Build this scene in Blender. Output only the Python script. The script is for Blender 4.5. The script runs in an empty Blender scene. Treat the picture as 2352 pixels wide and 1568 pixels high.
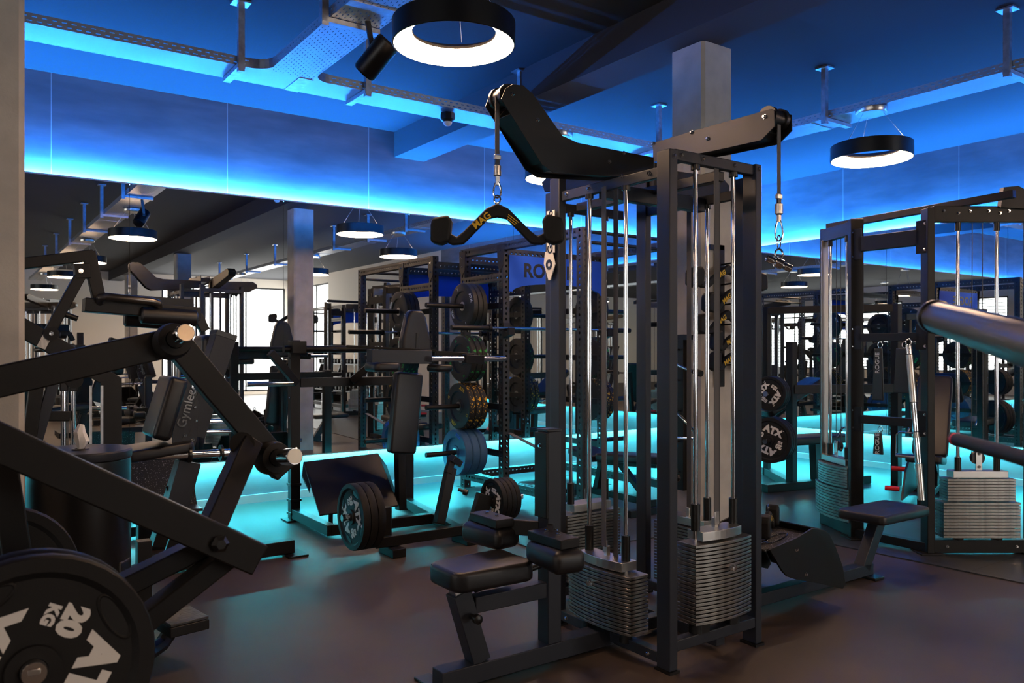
import bpy, bmesh, math, random
from mathutils import Vector, Matrix, Quaternion
random.seed(11)
SC = bpy.context.scene
COL = SC.collection
V = Vector
R = math.radians

# ------------------------------------------------------------------ camera, world, exposure
EYE = 1.42
CA, SA = math.cos(R(54.9)), math.sin(R(54.9))
FPX = 1842.0
cd = bpy.data.cameras.new('camera'); cam = bpy.data.objects.new('camera', cd); COL.objects.link(cam)
cam.location = (0, 0, EYE); cam.rotation_euler = (R(90), 0, R(54.9 - 90))
cd.sensor_width = 36; cd.lens = FPX / 2352 * 36; cd.shift_y = 19 / 2352
cd.clip_start = 0.05; cd.clip_end = 100
cd.dof.use_dof = True; cd.dof.focus_distance = 4.2; cd.dof.aperture_fstop = 5.6
SC.camera = cam
w = bpy.data.worlds.new('world'); SC.world = w; w.use_nodes = True
w.node_tree.nodes['Background'].inputs[0].default_value = (0.6, 0.75, 1, 1)
w.node_tree.nodes['Background'].inputs[1].default_value = 0.3
SC.view_settings.view_transform = 'Standard'; SC.view_settings.look = 'None'
SC.view_settings.exposure = 0.0; SC.view_settings.gamma = 1; SC.view_settings.use_curve_mapping = False

E_UP, E_LOW, E_LAMP, E_WIN = 1900.0, 560.0, 70.0, 6.0     # led strip above / below the mirrors, ring lamps, daylight windows

# a sight line of the photograph met with a real plane of the room (x=, y= or h=) or a distance z
def PX(px, py, x=None, y=None, h=None, z=None):
    d = V((CA + SA * (px - 1176) / FPX, SA - CA * (px - 1176) / FPX, (803 - py) / FPX))
    if x is not None: t = x / d.x
    elif y is not None: t = y / d.y
    elif h is not None: t = (h - EYE) / d.z
    else: t = z
    return V((0, 0, EYE)) + d * t

# ------------------------------------------------------------------ materials
MATS = {}
def mat(name, col, rough=0.5, metal=0.0, bump=0.0, bscale=200.0, vary=0.0, vscale=6.0, emit=None, estr=0, spec=0.5, speck=None, coat=0):
    m = bpy.data.materials.new(name); m.use_nodes = True; nt = m.node_tree; N = nt.nodes; L = nt.links
    b = N['Principled BSDF']
    b.inputs['Base Color'].default_value = (*col, 1); b.inputs['Roughness'].default_value = rough
    b.inputs['Metallic'].default_value = metal; b.inputs['Specular IOR Level'].default_value = spec
    if coat: b.inputs['Coat Weight'].default_value = coat
    tc = N.new('ShaderNodeTexCoord')
    if vary:
        n = N.new('ShaderNodeTexNoise'); n.inputs['Scale'].default_value = vscale; n.inputs['Detail'].default_value = 6
        L.new(tc.outputs['Object'], n.inputs['Vector'])
        r = N.new('ShaderNodeValToRGB'); r.color_ramp.elements[0].position = 0.3; r.color_ramp.elements[1].position = 0.7
        r.color_ramp.elements[0].color = (*[c * (1 - vary) for c in col], 1); r.color_ramp.elements[1].color = (*[min(1, c * (1 + vary)) for c in col], 1)
        L.new(n.outputs[0], r.inputs[0]); L.new(r.outputs[0], b.inputs['Base Color'])
    if speck:
        n = N.new('ShaderNodeTexNoise'); n.inputs['Scale'].default_value = speck[1]; n.inputs['Detail'].default_value = 1
        L.new(tc.outputs['Object'], n.inputs['Vector'])
        r = N.new('ShaderNodeValToRGB'); r.color_ramp.interpolation = 'CONSTANT'
        r.color_ramp.elements[0].color = (*col, 1); r.color_ramp.elements[1].position = speck[2]; r.color_ramp.elements[1].color = (*speck[0], 1)
        L.new(n.outputs[0], r.inputs[0]); L.new(r.outputs[0], b.inputs['Base Color'])
    if bump:
        n = N.new('ShaderNodeTexNoise'); n.inputs['Scale'].default_value = bscale; n.inputs['Detail'].default_value = 3
        L.new(tc.outputs['Object'], n.inputs['Vector'])
        bp = N.new('ShaderNodeBump'); bp.inputs['Strength'].default_value = bump; bp.inputs['Distance'].default_value = 0.002
        L.new(n.outputs[0], bp.inputs['Height']); L.new(bp.outputs[0], b.inputs['Normal'])
    if emit:
        b.inputs['Emission Color'].default_value = (*emit, 1); b.inputs['Emission Strength'].default_value = estr
    MATS[name] = m
    return m
def mth(nt, op, a, b=None):
    n = nt.nodes.new('ShaderNodeMath'); n.operation = op
    for i, q in enumerate((a, b)):
        if q is None: continue
        if isinstance(q, (int, float)): n.inputs[i].default_value = q
        else: nt.links.new(q, n.inputs[i])
    return n.outputs[0]

STEEL = mat('black_powder_steel', (0.0065, 0.006, 0.006), 0.42, 0.0, 0.15, 900, spec=0.3)
STEELB = mat('slate_powder_steel', (0.020, 0.024, 0.034), 0.42, 0.0, 0.12, 900, spec=0.35)
PLASTIC = mat('black_plastic', (0.006, 0.006, 0.0065), 0.35)
RUBBER = mat('black_rubber', (0.008, 0.008, 0.0085), 0.6, 0, 0.2, 500, spec=0.3)
LEATHER = mat('black_vinyl', (0.008, 0.008, 0.010), 0.36, 0, 0.25, 700)
CHROME = mat('chrome', (0.75, 0.76, 0.78), 0.08, 1.0)
BRUSH = mat('brushed_steel', (0.62, 0.60, 0.57), 0.28, 1.0, 0.1, 900)
STACKM = mat('plated_weight_steel', (0.34, 0.33, 0.31), 0.33, 1.0, 0.15, 60, vary=0.25, vscale=30)
ZINC = mat('galvanised_steel', (0.50, 0.52, 0.55), 0.38, 0.9, 0.1, 40, vary=0.2, vscale=25)
BELT = mat('grey_belt', (0.05, 0.05, 0.052), 0.6)
BEAD = mat('strap_webbing', (0.10, 0.10, 0.105), 0.8)
CONC = mat('concrete', (0.47, 0.44, 0.40), 0.85, 0, 0.5, 90, vary=0.16, vscale=5)
WHITE = mat('white_print', (0.72, 0.72, 0.70), 0.6)
YEL = mat('yellow_print', (0.75, 0.45, 0.02), 0.6)
GREEN = mat('green_print', (0.02, 0.45, 0.08), 0.6)
BLUEP = mat('blue_print', (0.02, 0.12, 0.75), 0.6)
SIGNB = mat('blue_sign_paint', (0.02, 0.09, 0.62), 0.7, spec=0.15)
SIGNW = mat('pale_sign_paint', (0.45, 0.48, 0.55), 0.45)
RED = mat('red_plastic', (0.7, 0.01, 0.02), 0.4)
PAPER = mat('white_tissue', (0.8, 0.8, 0.8), 0.9)
BUMPER = mat('bumper_rubber', (0.013, 0.014, 0.014), 0.55, 0, 0.2, 300)
BUMPY = mat('bumper_yellow_fleck', (0.010, 0.010, 0.009), 0.6, speck=((0.65, 0.36, 0.02), 45, 0.60))
BUMPG = mat('bumper_green_fleck', (0.010, 0.010, 0.009), 0.6, speck=((0.02, 0.28, 0.05), 45, 0.62))
BUMPB = mat('bumper_blue', (0.03, 0.10, 0.22), 0.55)
SPECK = mat('speckled_rubber', (0.02, 0.02, 0.02), 0.8, speck=((0.35, 0.35, 0.35), 160, 0.68))
GUN = mat('gunmetal', (0.13, 0.12, 0.11), 0.3, 0.9)
DIAM = mat('chequer_plate', (0.06, 0.06, 0.06), 0.3, 0.6, 1.0, 60)
WOOD = mat('warm_beige_paint', (0.62, 0.50, 0.38), 0.85)
CEIL = mat('dark_ceiling_paint', (0.038, 0.038, 0.045), 0.9, 0, 0.3, 150)
WALLW = mat('white_wall_paint', (0.84, 0.75, 0.64), 0.85)
BASEB = mat('pale_skirting', (0.45, 0.45, 0.45), 0.5)
MIRROR = mat('mirror_glass', (0.86, 0.90, 0.90), 0.0, 1.0)
LEDU = mat('led_strip_upper', (0, 0, 0), 0.5, emit=(0.020, 0.225, 1.0), estr=E_UP)
LEDL = mat('led_strip_lower', (0, 0, 0), 0.5, emit=(0.05, 0.62, 0.74), estr=E_LOW)
LAMPE = mat('lamp_diffuser', (0.9, 0.85, 0.8), 0.5, emit=(1.0, 0.64, 0.40), estr=E_LAMP)
WINE = mat('daylight_glazing', (0.9, 0.9, 0.9), 0.3, emit=(1.0, 0.97, 0.93), estr=E_WIN)
CAPM = mat('turned_steel_cap', (0.42, 0.36, 0.29), 0.25, 1.0)

# wall plaster over the mirrors: big panels with fine joints, cloudy trowelled finish
def wall_mat(name, axis, off):
    m = mat(name, (0.20, 0.20, 0.22), 0.8, 0, 0.4, 14)
    nt = m.node_tree; N = nt.nodes; L = nt.links; b = N['Principled BSDF']
    tc = N.new('ShaderNodeTexCoord'); sp = N.new('ShaderNodeSeparateXYZ'); L.new(tc.outputs['Object'], sp.inputs[0])
    u = mth(nt, 'FRACT', mth(nt, 'DIVIDE', mth(nt, 'ADD', sp.outputs[axis], -off + 70.0), 1.4))
    j = mth(nt, 'LESS_THAN', u, 0.0045)
    mp = N.new('ShaderNodeMapping'); mp.inputs['Scale'].default_value = (1, 1, 4); L.new(tc.outputs['Object'], mp.inputs[0])
    n = N.new('ShaderNodeTexNoise'); n.inputs['Scale'].default_value = 1.6; n.inputs['Detail'].default_value = 8; L.new(mp.outputs[0], n.inputs['Vector'])
    r = N.new('ShaderNodeValToRGB'); r.color_ramp.elements[0].position = 0.35; r.color_ramp.elements[1].position = 0.68
    r.color_ramp.elements[0].color = (0.15, 0.15, 0.165, 1); r.color_ramp.elements[1].color = (0.23, 0.225, 0.24, 1)
    L.new(n.outputs[0], r.inputs[0])
    mx = N.new('ShaderNodeMix'); mx.data_type = 'RGBA'; L.new(j, mx.inputs['Factor']); L.new(r.outputs[0], mx.inputs['A']); mx.inputs['B'].default_value = (0.5, 0.5, 0.5, 1)
    L.new(mx.outputs['Result'], b.inputs['Base Color'])
    return m
WALLA = wall_mat('plaster_wall_long', 0, 0.68)
WALLB = wall_mat('plaster_wall_short', 1, 0.2)

# rubber floors
def floor_mat(name, c0, c1, rough, seams):
    m = mat(name, c0, rough, 0, 0.25, 250); nt = m.node_tree; N = nt.nodes; L = nt.links; b = N['Principled BSDF']
    tc = N.new('ShaderNodeTexCoord')
    n = N.new('ShaderNodeTexNoise'); n.inputs['Scale'].default_value = 1.1; n.inputs['Detail'].default_value = 9; L.new(tc.outputs['Object'], n.inputs['Vector'])
    r = N.new('ShaderNodeValToRGB'); r.color_ramp.elements[0].position = 0.35; r.color_ramp.elements[1].position = 0.7
    r.color_ramp.elements[0].color = (*c0, 1); r.color_ramp.elements[1].color = (*c1, 1); L.new(n.outputs[0], r.inputs[0])
    out = r.outputs[0]
    if seams:
        sp = N.new('ShaderNodeSeparateXYZ'); L.new(tc.outputs['Object'], sp.inputs[0])
        a = mth(nt, 'LESS_THAN', mth(nt, 'FRACT', mth(nt, 'ADD', sp.outputs[0], 20.62)), 0.006)
        c = mth(nt, 'LESS_THAN', mth(nt, 'FRACT', mth(nt, 'ADD', sp.outputs[1], 20.5)), 0.006)
        mx = N.new('ShaderNodeMix'); mx.data_type = 'RGBA'; L.new(mth(nt, 'MAXIMUM', a, c), mx.inputs['Factor']); L.new(out, mx.inputs['A']); mx.inputs['B'].default_value = (0.003, 0.003, 0.003, 1)
        out = mx.outputs['Result']
    L.new(out, b.inputs['Base Color'])
    return m
FLOORM = floor_mat('brown_grey_rubber_floor', (0.048, 0.034, 0.027), (0.084, 0.060, 0.048), 0.50, False)
FLOORD = floor_mat('black_rubber_tiles', (0.030, 0.032, 0.036), (0.048, 0.050, 0.055), 0.42, True)

# slotted cable tray: object-space slots cut right through (u along local X, v across)
def slot_mat(name, axis_u, axis_v):
    m = mat(name, (0.50, 0.53, 0.56), 0.4, 0.85, 0.1, 40); nt = m.node_tree; N = nt.nodes; L = nt.links
    b = N['Principled BSDF']; out = N['Material Output']
    tc = N.new('ShaderNodeTexCoord'); sp = N.new('ShaderNodeSeparateXYZ'); L.new(tc.outputs['Object'], sp.inputs[0])
    row = mth(nt, 'DIVIDE', mth(nt, 'ADD', sp.outputs[axis_v], 50.0), 0.0245)
    ri = mth(nt, 'FLOOR', row); rf = mth(nt, 'FRACT', row)
    uu = mth(nt, 'FRACT', mth(nt, 'ADD', mth(nt, 'DIVIDE', mth(nt, 'ADD', sp.outputs[axis_u], 50.0), 0.05), mth(nt, 'MULTIPLY', ri, 0.5)))
    a = mth(nt, 'LESS_THAN', mth(nt, 'ABSOLUTE', mth(nt, 'SUBTRACT', uu, 0.5)), 0.26)
    c = mth(nt, 'LESS_THAN', mth(nt, 'ABSOLUTE', mth(nt, 'SUBTRACT', rf, 0.5)), 0.16)
    k = mth(nt, 'MULTIPLY', a, c)
    t = N.new('ShaderNodeBsdfTransparent'); mx = N.new('ShaderNodeMixShader')
    L.new(k, mx.inputs[0]); L.new(b.outputs[0], mx.inputs[1]); L.new(t.outputs[0], mx.inputs[2]); L.new(mx.outputs[0], out.inputs[0])
    return m
SLOTX = slot_mat('slotted_tray_x', 0, 1); SLOTXZ = slot_mat('slotted_tray_side_x', 0, 2)
SLOTY = slot_mat('slotted_tray_y', 1, 0); SLOTYZ = slot_mat('slotted_tray_side_y', 1, 2)

# rack upright: round holes right through, every 5 cm along local Z on all four faces
def hole_mat(name, col):
    m = mat(name, col, 0.42, 0, 0.1, 900); nt = m.node_tree; N = nt.nodes; L = nt.links
    b = N['Principled BSDF']; out = N['Material Output']
    tc = N.new('ShaderNodeTexCoord'); sp = N.new('ShaderNodeSeparateXYZ'); L.new(tc.outputs['Object'], sp.inputs[0])
    sn = N.new('ShaderNodeSeparateXYZ'); L.new(tc.outputs['Normal'], sn.inputs[0])
    isx = mth(nt, 'GREATER_THAN', mth(nt, 'ABSOLUTE', sn.outputs[0]), 0.6)
    side = mth(nt, 'ADD', mth(nt, 'MULTIPLY', isx, sp.outputs[1]), mth(nt, 'MULTIPLY', mth(nt, 'SUBTRACT', 1.0, isx), sp.outputs[0]))
    zz = mth(nt, 'MULTIPLY', mth(nt, 'SUBTRACT', mth(nt, 'FRACT', mth(nt, 'DIVIDE', sp.outputs[2], 0.0508)), 0.5), 0.0508)
    d2 = mth(nt, 'ADD', mth(nt, 'MULTIPLY', side, side), mth(nt, 'MULTIPLY', zz, zz))
    k = mth(nt, 'LESS_THAN', d2, 0.0125 ** 2)
    t = N.new('ShaderNodeBsdfTransparent'); mx = N.new('ShaderNodeMixShader')
    L.new(k, mx.inputs[0]); L.new(b.outputs[0], mx.inputs[1]); L.new(t.outputs[0], mx.inputs[2]); L.new(mx.outputs[0], out.inputs[0])
    return m
HOLED = hole_mat('punched_black_steel', (0.012, 0.0125, 0.014))

# ------------------------------------------------------------------ mesh builder
class MB:
    def __init__(s): s.v = []; s.f = []
    def add(s, vs, fs):
        o = len(s.v); s.v += [V(p) for p in vs]; s.f += [[i + o for i in f] for f in fs]; return s
    def box(s, c, d, M=None):
        c = V(c); vs = []
        for x in (-.5, .5):
            for y in (-.5, .5):
                for z in (-.5, .5):
                    p = V((x * d[0], y * d[1], z * d[2]))
                    if M is not None: p = M @ p
                    vs.append(c + p)
        return s.add(vs, [[0, 1, 3, 2], [4, 6, 7, 5], [0, 4, 5, 1], [2, 3, 7, 6], [0, 2, 6, 4], [1, 5, 7, 3]])
    def bx(s, x0, x1, y0, y1, z0, z1):
        return s.box(((x0 + x1) / 2, (y0 + y1) / 2, (z0 + z1) / 2), (abs(x1 - x0), abs(y1 - y0), abs(z1 - z0)))
    def bar(s, p0, p1, w, h, up=(0, 0, 1)):
        p0 = V(p0); p1 = V(p1); d = (p1 - p0).normalized(); up = V(up)
        if abs(d.dot(up.normalized())) > .98: up = V((0, 1, 0))
        sd = d.cross(up).normalized(); u = sd.cross(d).normalized()
        vs = [p + sd * a * w / 2 + u * b * h / 2 for p in (p0, p1) for a, b in ((-1, -1), (1, -1), (1, 1), (-1, 1))]
        return s.add(vs, [[3, 2, 1, 0], [4, 5, 6, 7], [0, 1, 5, 4], [1, 2, 6, 5], [2, 3, 7, 6], [3, 0, 4, 7]])
    def path(s, pts, r, n=10, closed=False, rs=None):
        pts = [V(p) for p in pts]; m = len(pts); T = []
        for i in range(m):
            a = pts[(i - 1) % m] if (closed or i > 0) else pts[i]; b = pts[(i + 1) % m] if (closed or i < m - 1) else pts[i]
            T.append((b - a).normalized())
        ref = V((0, 0, 1)) if abs(T[0].z) < .9 else V((1, 0, 0))
        u = T[0].cross(ref).normalized(); vs = []; fs = []
        for i in range(m):
            if i: 
                q = T[i - 1].rotation_difference(T[i]); u = q @ u
            u = (u - T[i] * u.dot(T[i])).normalized(); w_ = T[i].cross(u)
            rr = rs[i] if rs else r
            for k in range(n):
                a = 2 * math.pi * k / n; vs.append(pts[i] + (u * math.cos(a) + w_ * math.sin(a)) * rr)
        for i in range(m if closed else m - 1):
            j = (i + 1) % m
            for k in range(n):
                fs.append([i * n + k, i * n + (k + 1) % n, j * n + (k + 1) % n, j * n + k])
        if not closed: fs.append(list(range(n))[::-1]); fs.append([(m - 1) * n + k for k in range(n)])
        return s.add(vs, fs)
    def tube(s, p0, p1, r, n=16): return s.path([p0, p1], r, n)
    def lathe(s, prof, o, ax, n=32, cap=True):
        o = V(o); ax = V(ax).normalized(); ref = V((0, 0, 1)) if abs(ax.z) < .9 else V((1, 0, 0))
        u = ax.cross(ref).normalized(); w_ = ax.cross(u); vs = []; fs = []; m = len(prof)
        for r, t in prof:
            for k in range(n):
                a = 2 * math.pi * k / n; vs.append(o + ax * t + (u * math.cos(a) + w_ * math.sin(a)) * r)
        for i in range(m - 1):
            for k in range(n): fs.append([i * n + k, i * n + (k + 1) % n, (i + 1) * n + (k + 1) % n, (i + 1) * n + k])
        if cap: fs.append(list(range(n))[::-1]); fs.append([(m - 1) * n + k for k in range(n)])
        else:
            for k in range(n): fs.append([(m - 1) * n + k, (m - 1) * n + (k + 1) % n, (k + 1) % n, k])
        return s.add(vs, fs)
    def prism(s, poly, vec):
        poly = [V(p) for p in poly]; vec = V(vec); n = len(poly)
        vs = poly + [p + vec for p in poly]
        return s.add(vs, [list(range(n))[::-1], [n + k for k in range(n)]] + [[k, (k + 1) % n, n + (k + 1) % n, n + k] for k in range(n)])
    def pad(s, c, size, M=None, rc=0.03, re=0.02, taper=0):
        # upholstered block: rounded plan (X,Y) and rounded edges (Z); taper narrows the -X end
        c = V(c); lx, ly, lz = [q / 2 for q in size]; re = min(re, lz * .95); rc = min(rc, lx * .95, ly * .95)
        def ring(ins, z):
            out = []; ax, ay = lx - ins, ly - ins; r_ = max(rc - ins, .004)
            for qx, qy, a0 in ((1, 1, 0), (-1, 1, 90), (-1, -1, 180), (1, -1, 270)):
                for k in range(5):
                    a = R(a0 + 22.5 * k)
                    x = qx * (ax - r_) + r_ * math.cos(a); y = qy * (ay - r_) + r_ * math.sin(a)
                    y *= 1 - taper * (0.5 - x / (2 * lx))
                    p = V((x, y, z)); out.append(c + (M @ p if M is not None else p))
            return out
        lv = [(re * (1 - math.sin(R(a))), -lz + re * (1 - math.cos(R(a)))) for a in (0, 22, 45, 67, 90)]
        lv += [(i, -z) for i, z in lv[::-1]]
        vs = []; 
        for i, z in lv: vs += ring(i, z)
        n = 20; m = len(lv)
        fs = [list(range(n))[::-1], [(m - 1) * n + k for k in range(n)]]
        for i in range(m - 1):
            for k in range(n): fs.append([i * n + k, i * n + (k + 1) % n, (i + 1) * n + (k + 1) % n, (i + 1) * n + k])
        return s.add(vs, fs)
    def mesh(s, name, o=(0, 0, 0), bevel=0):
        me = bpy.data.meshes.new(name); o = V(o)
        me.from_pydata([tuple(p - o) for p in s.v], [], s.f)
        bm = bmesh.new(); bm.from_mesh(me)
        bmesh.ops.recalc_face_normals(bm, faces=bm.faces)
        if bevel:
            es = [e for e in bm.edges if len(e.link_faces) == 2 and e.calc_face_angle(0) > .6]
            rs_ = bmesh.ops.bevel(bm, geom=es, offset=bevel, segments=2, affect='EDGES', clamp_overlap=True, profile=.5)
            for f in bm.faces: f.smooth = False
            for f in rs_['faces']: f.smooth = True
        else:
            for f in bm.faces: f.smooth = True
        bm.to_mesh(me); bm.free()
        if not bevel: me.set_sharp_from_angle(angle=R(38))
        return me

ORG = {}
def things(name, label, cat, loc=(0, 0, 0), group=None):
    o = bpy.data.objects.new(name, None); COL.objects.link(o); o.location = loc; o.empty_display_size = .1
    o['label'] = label; o['category'] = cat
    if group: o['group'] = group
    ORG[o] = V(loc); return o
def part(name, mb, m, parent, label=None, bevel=0.0):
    o_ = ORG[parent]
    ob = bpy.data.objects.new(name, mb.mesh(name, o_, bevel)); COL.objects.link(ob); ob.data.materials.append(m); ob.parent = parent; ORG[ob] = o_
    if label: ob['label'] = label
    return ob
def solo(name, mb, m, label, cat, group=None, bevel=0, kind=None):
    c = sum(mb.v, V()) / len(mb.v)
    lo = min(p.z for p in mb.v); c.z = lo
    ob = bpy.data.objects.new(name, mb.mesh(name, c, bevel)); ob.location = c; COL.objects.link(ob); ob.data.materials.append(m)
    ob['label'] = label; ob['category'] = cat
    if group: ob['group'] = group
    if kind: ob['kind'] = kind
    ORG[ob] = c; return ob
def struct(name, mb, m, parent=None, label=None):
    ob = bpy.data.objects.new(name, mb.mesh(name)); COL.objects.link(ob); ob.data.materials.append(m); ORG[ob] = V()
    ob['label'] = label or name.replace('_', ' ')
    if parent: ob.parent = parent
    else: ob['kind'] = 'structure'
    return ob
def inst(name, me, parent, loc, rot=None):
    ob = bpy.data.objects.new(name, me); COL.objects.link(ob); ob.parent = parent; ob.location = V(loc) - ORG[parent]
    if rot is not None: ob.rotation_mode = 'QUATERNION'; ob.rotation_quaternion = rot
    ORG[ob] = V(loc); return ob
KIDS = {}
def children(o): return [c for c in list(COL.objects) if c.parent == o]
def copy_tree(o, parent=None, idx=None):
    if idx is None:
        idx = {}
        for c in COL.objects:
            if c.parent: idx.setdefault(c.parent.name, []).append(c)
    c = o.copy(); COL.objects.link(c)
    if parent is not None: c.parent = parent
    for ch in idx.get(o.name, []): copy_tree(ch, c, idx)
    return c
def place(o, loc, rz=0, label=None, group=None):
    c = copy_tree(o); c.location = loc; c.rotation_euler = (0, 0, R(rz))
    if label: c['label'] = label
    if group: c['group'] = group
    elif 'group' in c.keys() and group is None: pass
    return c

# lettering as flat extruded mesh; local X = reading direction, local Y = up of the letters
def text_mesh(s, size, ext=0.0008, bold=0.0):
    cu = bpy.data.curves.new('lettering', 'FONT'); cu.body = s; cu.size = size; cu.extrude = ext; cu.align_x = 'CENTER'; cu.align_y = 'CENTER'; cu.offset = bold; cu.resolution_u = 3
    o = bpy.data.objects.new('lettering', cu); COL.objects.link(o)
    me = bpy.data.meshes.new_from_object(o.evaluated_get(bpy.context.evaluated_depsgraph_get()))
    bpy.data.objects.remove(o); me.name = 'lettering'; return me
def letters(s, size, m, parent, loc, right, up, bold=0.0, name='lettering', label=None, ext=0.0008):
    key = (s, size, bold, m.name, ext)
    if key not in KIDS:
        me = text_mesh(s, size, ext, bold); me.materials.clear(); me.materials.append(m); KIDS[key] = me
    right = V(right).normalized(); up = V(up); up = (up - right * up.dot(right)).normalized(); n = right.cross(up)
    q = Matrix((right, up, n)).transposed().to_quaternion()
    o = inst(name, KIDS[key], parent, loc, q)
    o['label'] = label or ('lettering reading ' + s)
    return o
def axis_q(ax): return V((0, 0, 1)).rotation_difference(V(ax).normalized())

bm_ = MB(); bm_.lathe([(0.011, 0), (0.011, .002), (.0085, .002), (.0085, .009), (.006, .011)], (0, 0, 0), (0, 0, 1), 6)
BOLT = bm_.mesh('bolt'); BOLT.materials.append(CHROME)
def bolt(parent, p, ax): return inst('bolt', BOLT, parent, p, axis_q(ax))

X_, Y_, Z_ = V((1, 0, 0)), V((0, 1, 0)), V((0, 0, 1))

# ------------------------------------------------------------------ the room
WY, WX, CH, XW, YW = 7.48, 9.12, 3.67, -9.0, -10.8
struct('floor', MB().bx(XW, WX, YW, WY, -.12, 0), FLOORM, label='brown grey rubber sports floor')
struct('floor_2', MB().prism([(3.40, WY, .0), (3.40, 4.45, 0), (5.22, 4.22, 0), (5.40, 1.0, 0), (5.40, -8, 0), (WX, -8, 0), (WX, WY, 0)], (0, 0, .008)), FLOORD, label='black rubber tile floor under the racks')
struct('ceiling', MB().bx(XW, WX, YW, WY, CH, CH + .15), CEIL)
struct('wall_back', MB().bx(XW, WX, WY, WY + .15, 0, CH), WALLA, label='dark plaster wall behind the long mirror')
struct('wall_right', MB().bx(WX, WX + .15, -1.0, WY, 0, CH), WALLB, label='dark plaster wall behind the second mirror')
# pale walls with big windows behind the viewer
def wall_holes(name, fixed, a0, a1, holes, along):
    m = MB(); cur = a0
    for h0, h1, z0, z1 in holes:
        segs = [(cur, h0, 0, CH), (h0, h1, 0, z0), (h0, h1, z1, CH)]
        for s0, s1, q0, q1 in segs:
            if along == 'x': m.bx(s0, s1, fixed[0], fixed[1], q0, q1)
            else: m.bx(fixed[0], fixed[1], s0, s1, q0, q1)
        cur = h1
    if along == 'x': m.bx(cur, a1, fixed[0], fixed[1], 0, CH)
    else: m.bx(fixed[0], fixed[1], cur, a1, 0, CH)
    return struct(name, m, WALLW)
hl = [(-6.4, -3.6, .7, 3.1), (-2.9, -.2, .7, 3.1), (.5, 3.2, .7, 3.1)]
wall_holes('wall_left', (XW - .15, XW), YW, WY, hl, 'y')
hf = [(1.9, 3.3, .3, 3.3), (5.2, 8.95, .1, 3.4)]
wall_holes('wall_front', (YW - .15, YW), XW, WX, hf[1:], 'x')
hr = [(-10.6, -7.6, .1, 3.4)]
wall_holes('wall_right_2', (WX, WX + .15), YW, -1.0, hr, 'y')
wi = 0
def window(a0, a1, z0, z1, fixed, along, blinds):
    global wi; wi += 1
    def B(m, s0, s1, q0, q1, d0, d1):
        if along == 'x': m.bx(s0, s1, fixed + d0, fixed + d1, q0, q1)
        else: m.bx(fixed + d0, fixed + d1, s0, s1, q0, q1)
    f = MB(); t = .05
    B(f, a0, a1, z0, z0 + t, -.04, .04); B(f, a0, a1, z1 - t, z1, -.04, .04)
    n = 3
    for k in range(n + 1):
        c = a0 + (a1 - a0) * k / n; c = min(max(c, a0 + t / 2), a1 - t / 2); B(f, c - t / 2, c + t / 2, z0, z1, -.04, .04)
    fr = struct('window_%d' % wi, f, PLASTIC, label='dark framed window with bright daylight')
    g = MB(); B(g, a0 + .01, a1 - .01, z0 + .01, z1 - .01, -.008, .008); struct('pane', g, WINE, fr)
    if blinds:
        sl = MB(); k = z0 + .1
        while k < z1 - .06: B(sl, a0 + .06, a1 - .06, k, k + .028, .05, .056) if blinds > 0 else B(sl, a0 + .06, a1 - .06, k, k + .028, -.056, -.05); k += .11
        struct('blind', sl, ZINC, fr)
for h in hl: window(*h, XW - .06, 'y', 1)
window(*hf[1], YW - .06, 'x', 0)
window(*hr[0], WX + .06, 'y', 0)
# beams and columns
struct('trim_1', MB().bx(3.77, 4.12, YW, WY, 3.41, CH), CEIL, label='dark ceiling beam running to the mirror wall')
def column(cx, cy, name, top=3.41):
    a, c = .145, .02
    poly = [(cx - a + c, cy - a, 0), (cx + a - c, cy - a, 0), (cx + a, cy - a + c, 0), (cx + a, cy + a - c, 0), (cx + a - c, cy + a, 0), (cx - a + c, cy + a, 0), (cx - a, cy + a - c, 0), (cx - a, cy - a + c, 0)]
    return struct(name, MB().prism(poly, (0, 0, top)), CONC, label='square concrete column with chamfered corners')
column(4.115, 3.655, 'column_1'); column(4.0, -2.9, 'column_2'); column(.09, 3.655, 'column_3', CH); column(4.0, -8.6, 'column_4')

# mirrors with led strips behind their upper and lower edges
def mirror(name, along, a0, a1, step, wall, n0, label):
    t = things(name, label, 'mirror', (a0, wall, .42) if along == 'x' else (wall, a0, .42))
    cur = a0; k = 0
    edges = []
    q = n0
    while q < a1 - .05:
        if q > a0 + .05: edges.append(q)
        q += step
    pts = [a0] + edges + [a1]
    def B(m, s0, s1, d0, d1, z0, z1):
        if along == 'x': m.bx(s0, s1, wall - d1, wall - d0, z0, z1)
        else: m.bx(wall - d1, wall - d0, s0, s1, z0, z1)
        return m
    for s0, s1 in zip(pts, pts[1:]):
        part('mirror_panel', B(MB(), s0 + .0015, s1 - .0015, .092, .098, .423, 2.815), MIRROR, t)
    part('backing', B(MB(), a0, a1, .078, .0915, .425, 2.81), PLASTIC, t)
    part('edge_profile', B(MB(), a0, a1, .078, .100, 2.8155, 2.828), ZINC, t, 'thin metal top profile')
    part('edge_profile', B(MB(), a0, a1, .078, .100, .412, .4225), ZINC, t)
    part('led_strip', B(MB(), a0 + .02, a1 - .02, .026, .038, 2.824, 2.828), LEDU, t, 'blue light strip behind the top edge')
    part('led_strip', B(MB(), a0 + .02, a1 - .02, .036, .050, .412, .416), LEDL, t, 'turquoise light strip behind the bottom edge')
mirror('wall_mirror', 'x', -3.0, 9.03, 1.32, WY, 1.25 - 1.32 * 4, 'long wall mirror on the back wall from the left column to the room corner')
mirror('wall_mirror', 'y', -.1, 7.39, 1.32, WX, -.1, 'wall mirror on the right-hand wall, meeting the other mirror in the corner')
struct('baseboard_back', MB().bx(-9, 9.1, WY - .015, WY, 0, .075), BASEB)
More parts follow.
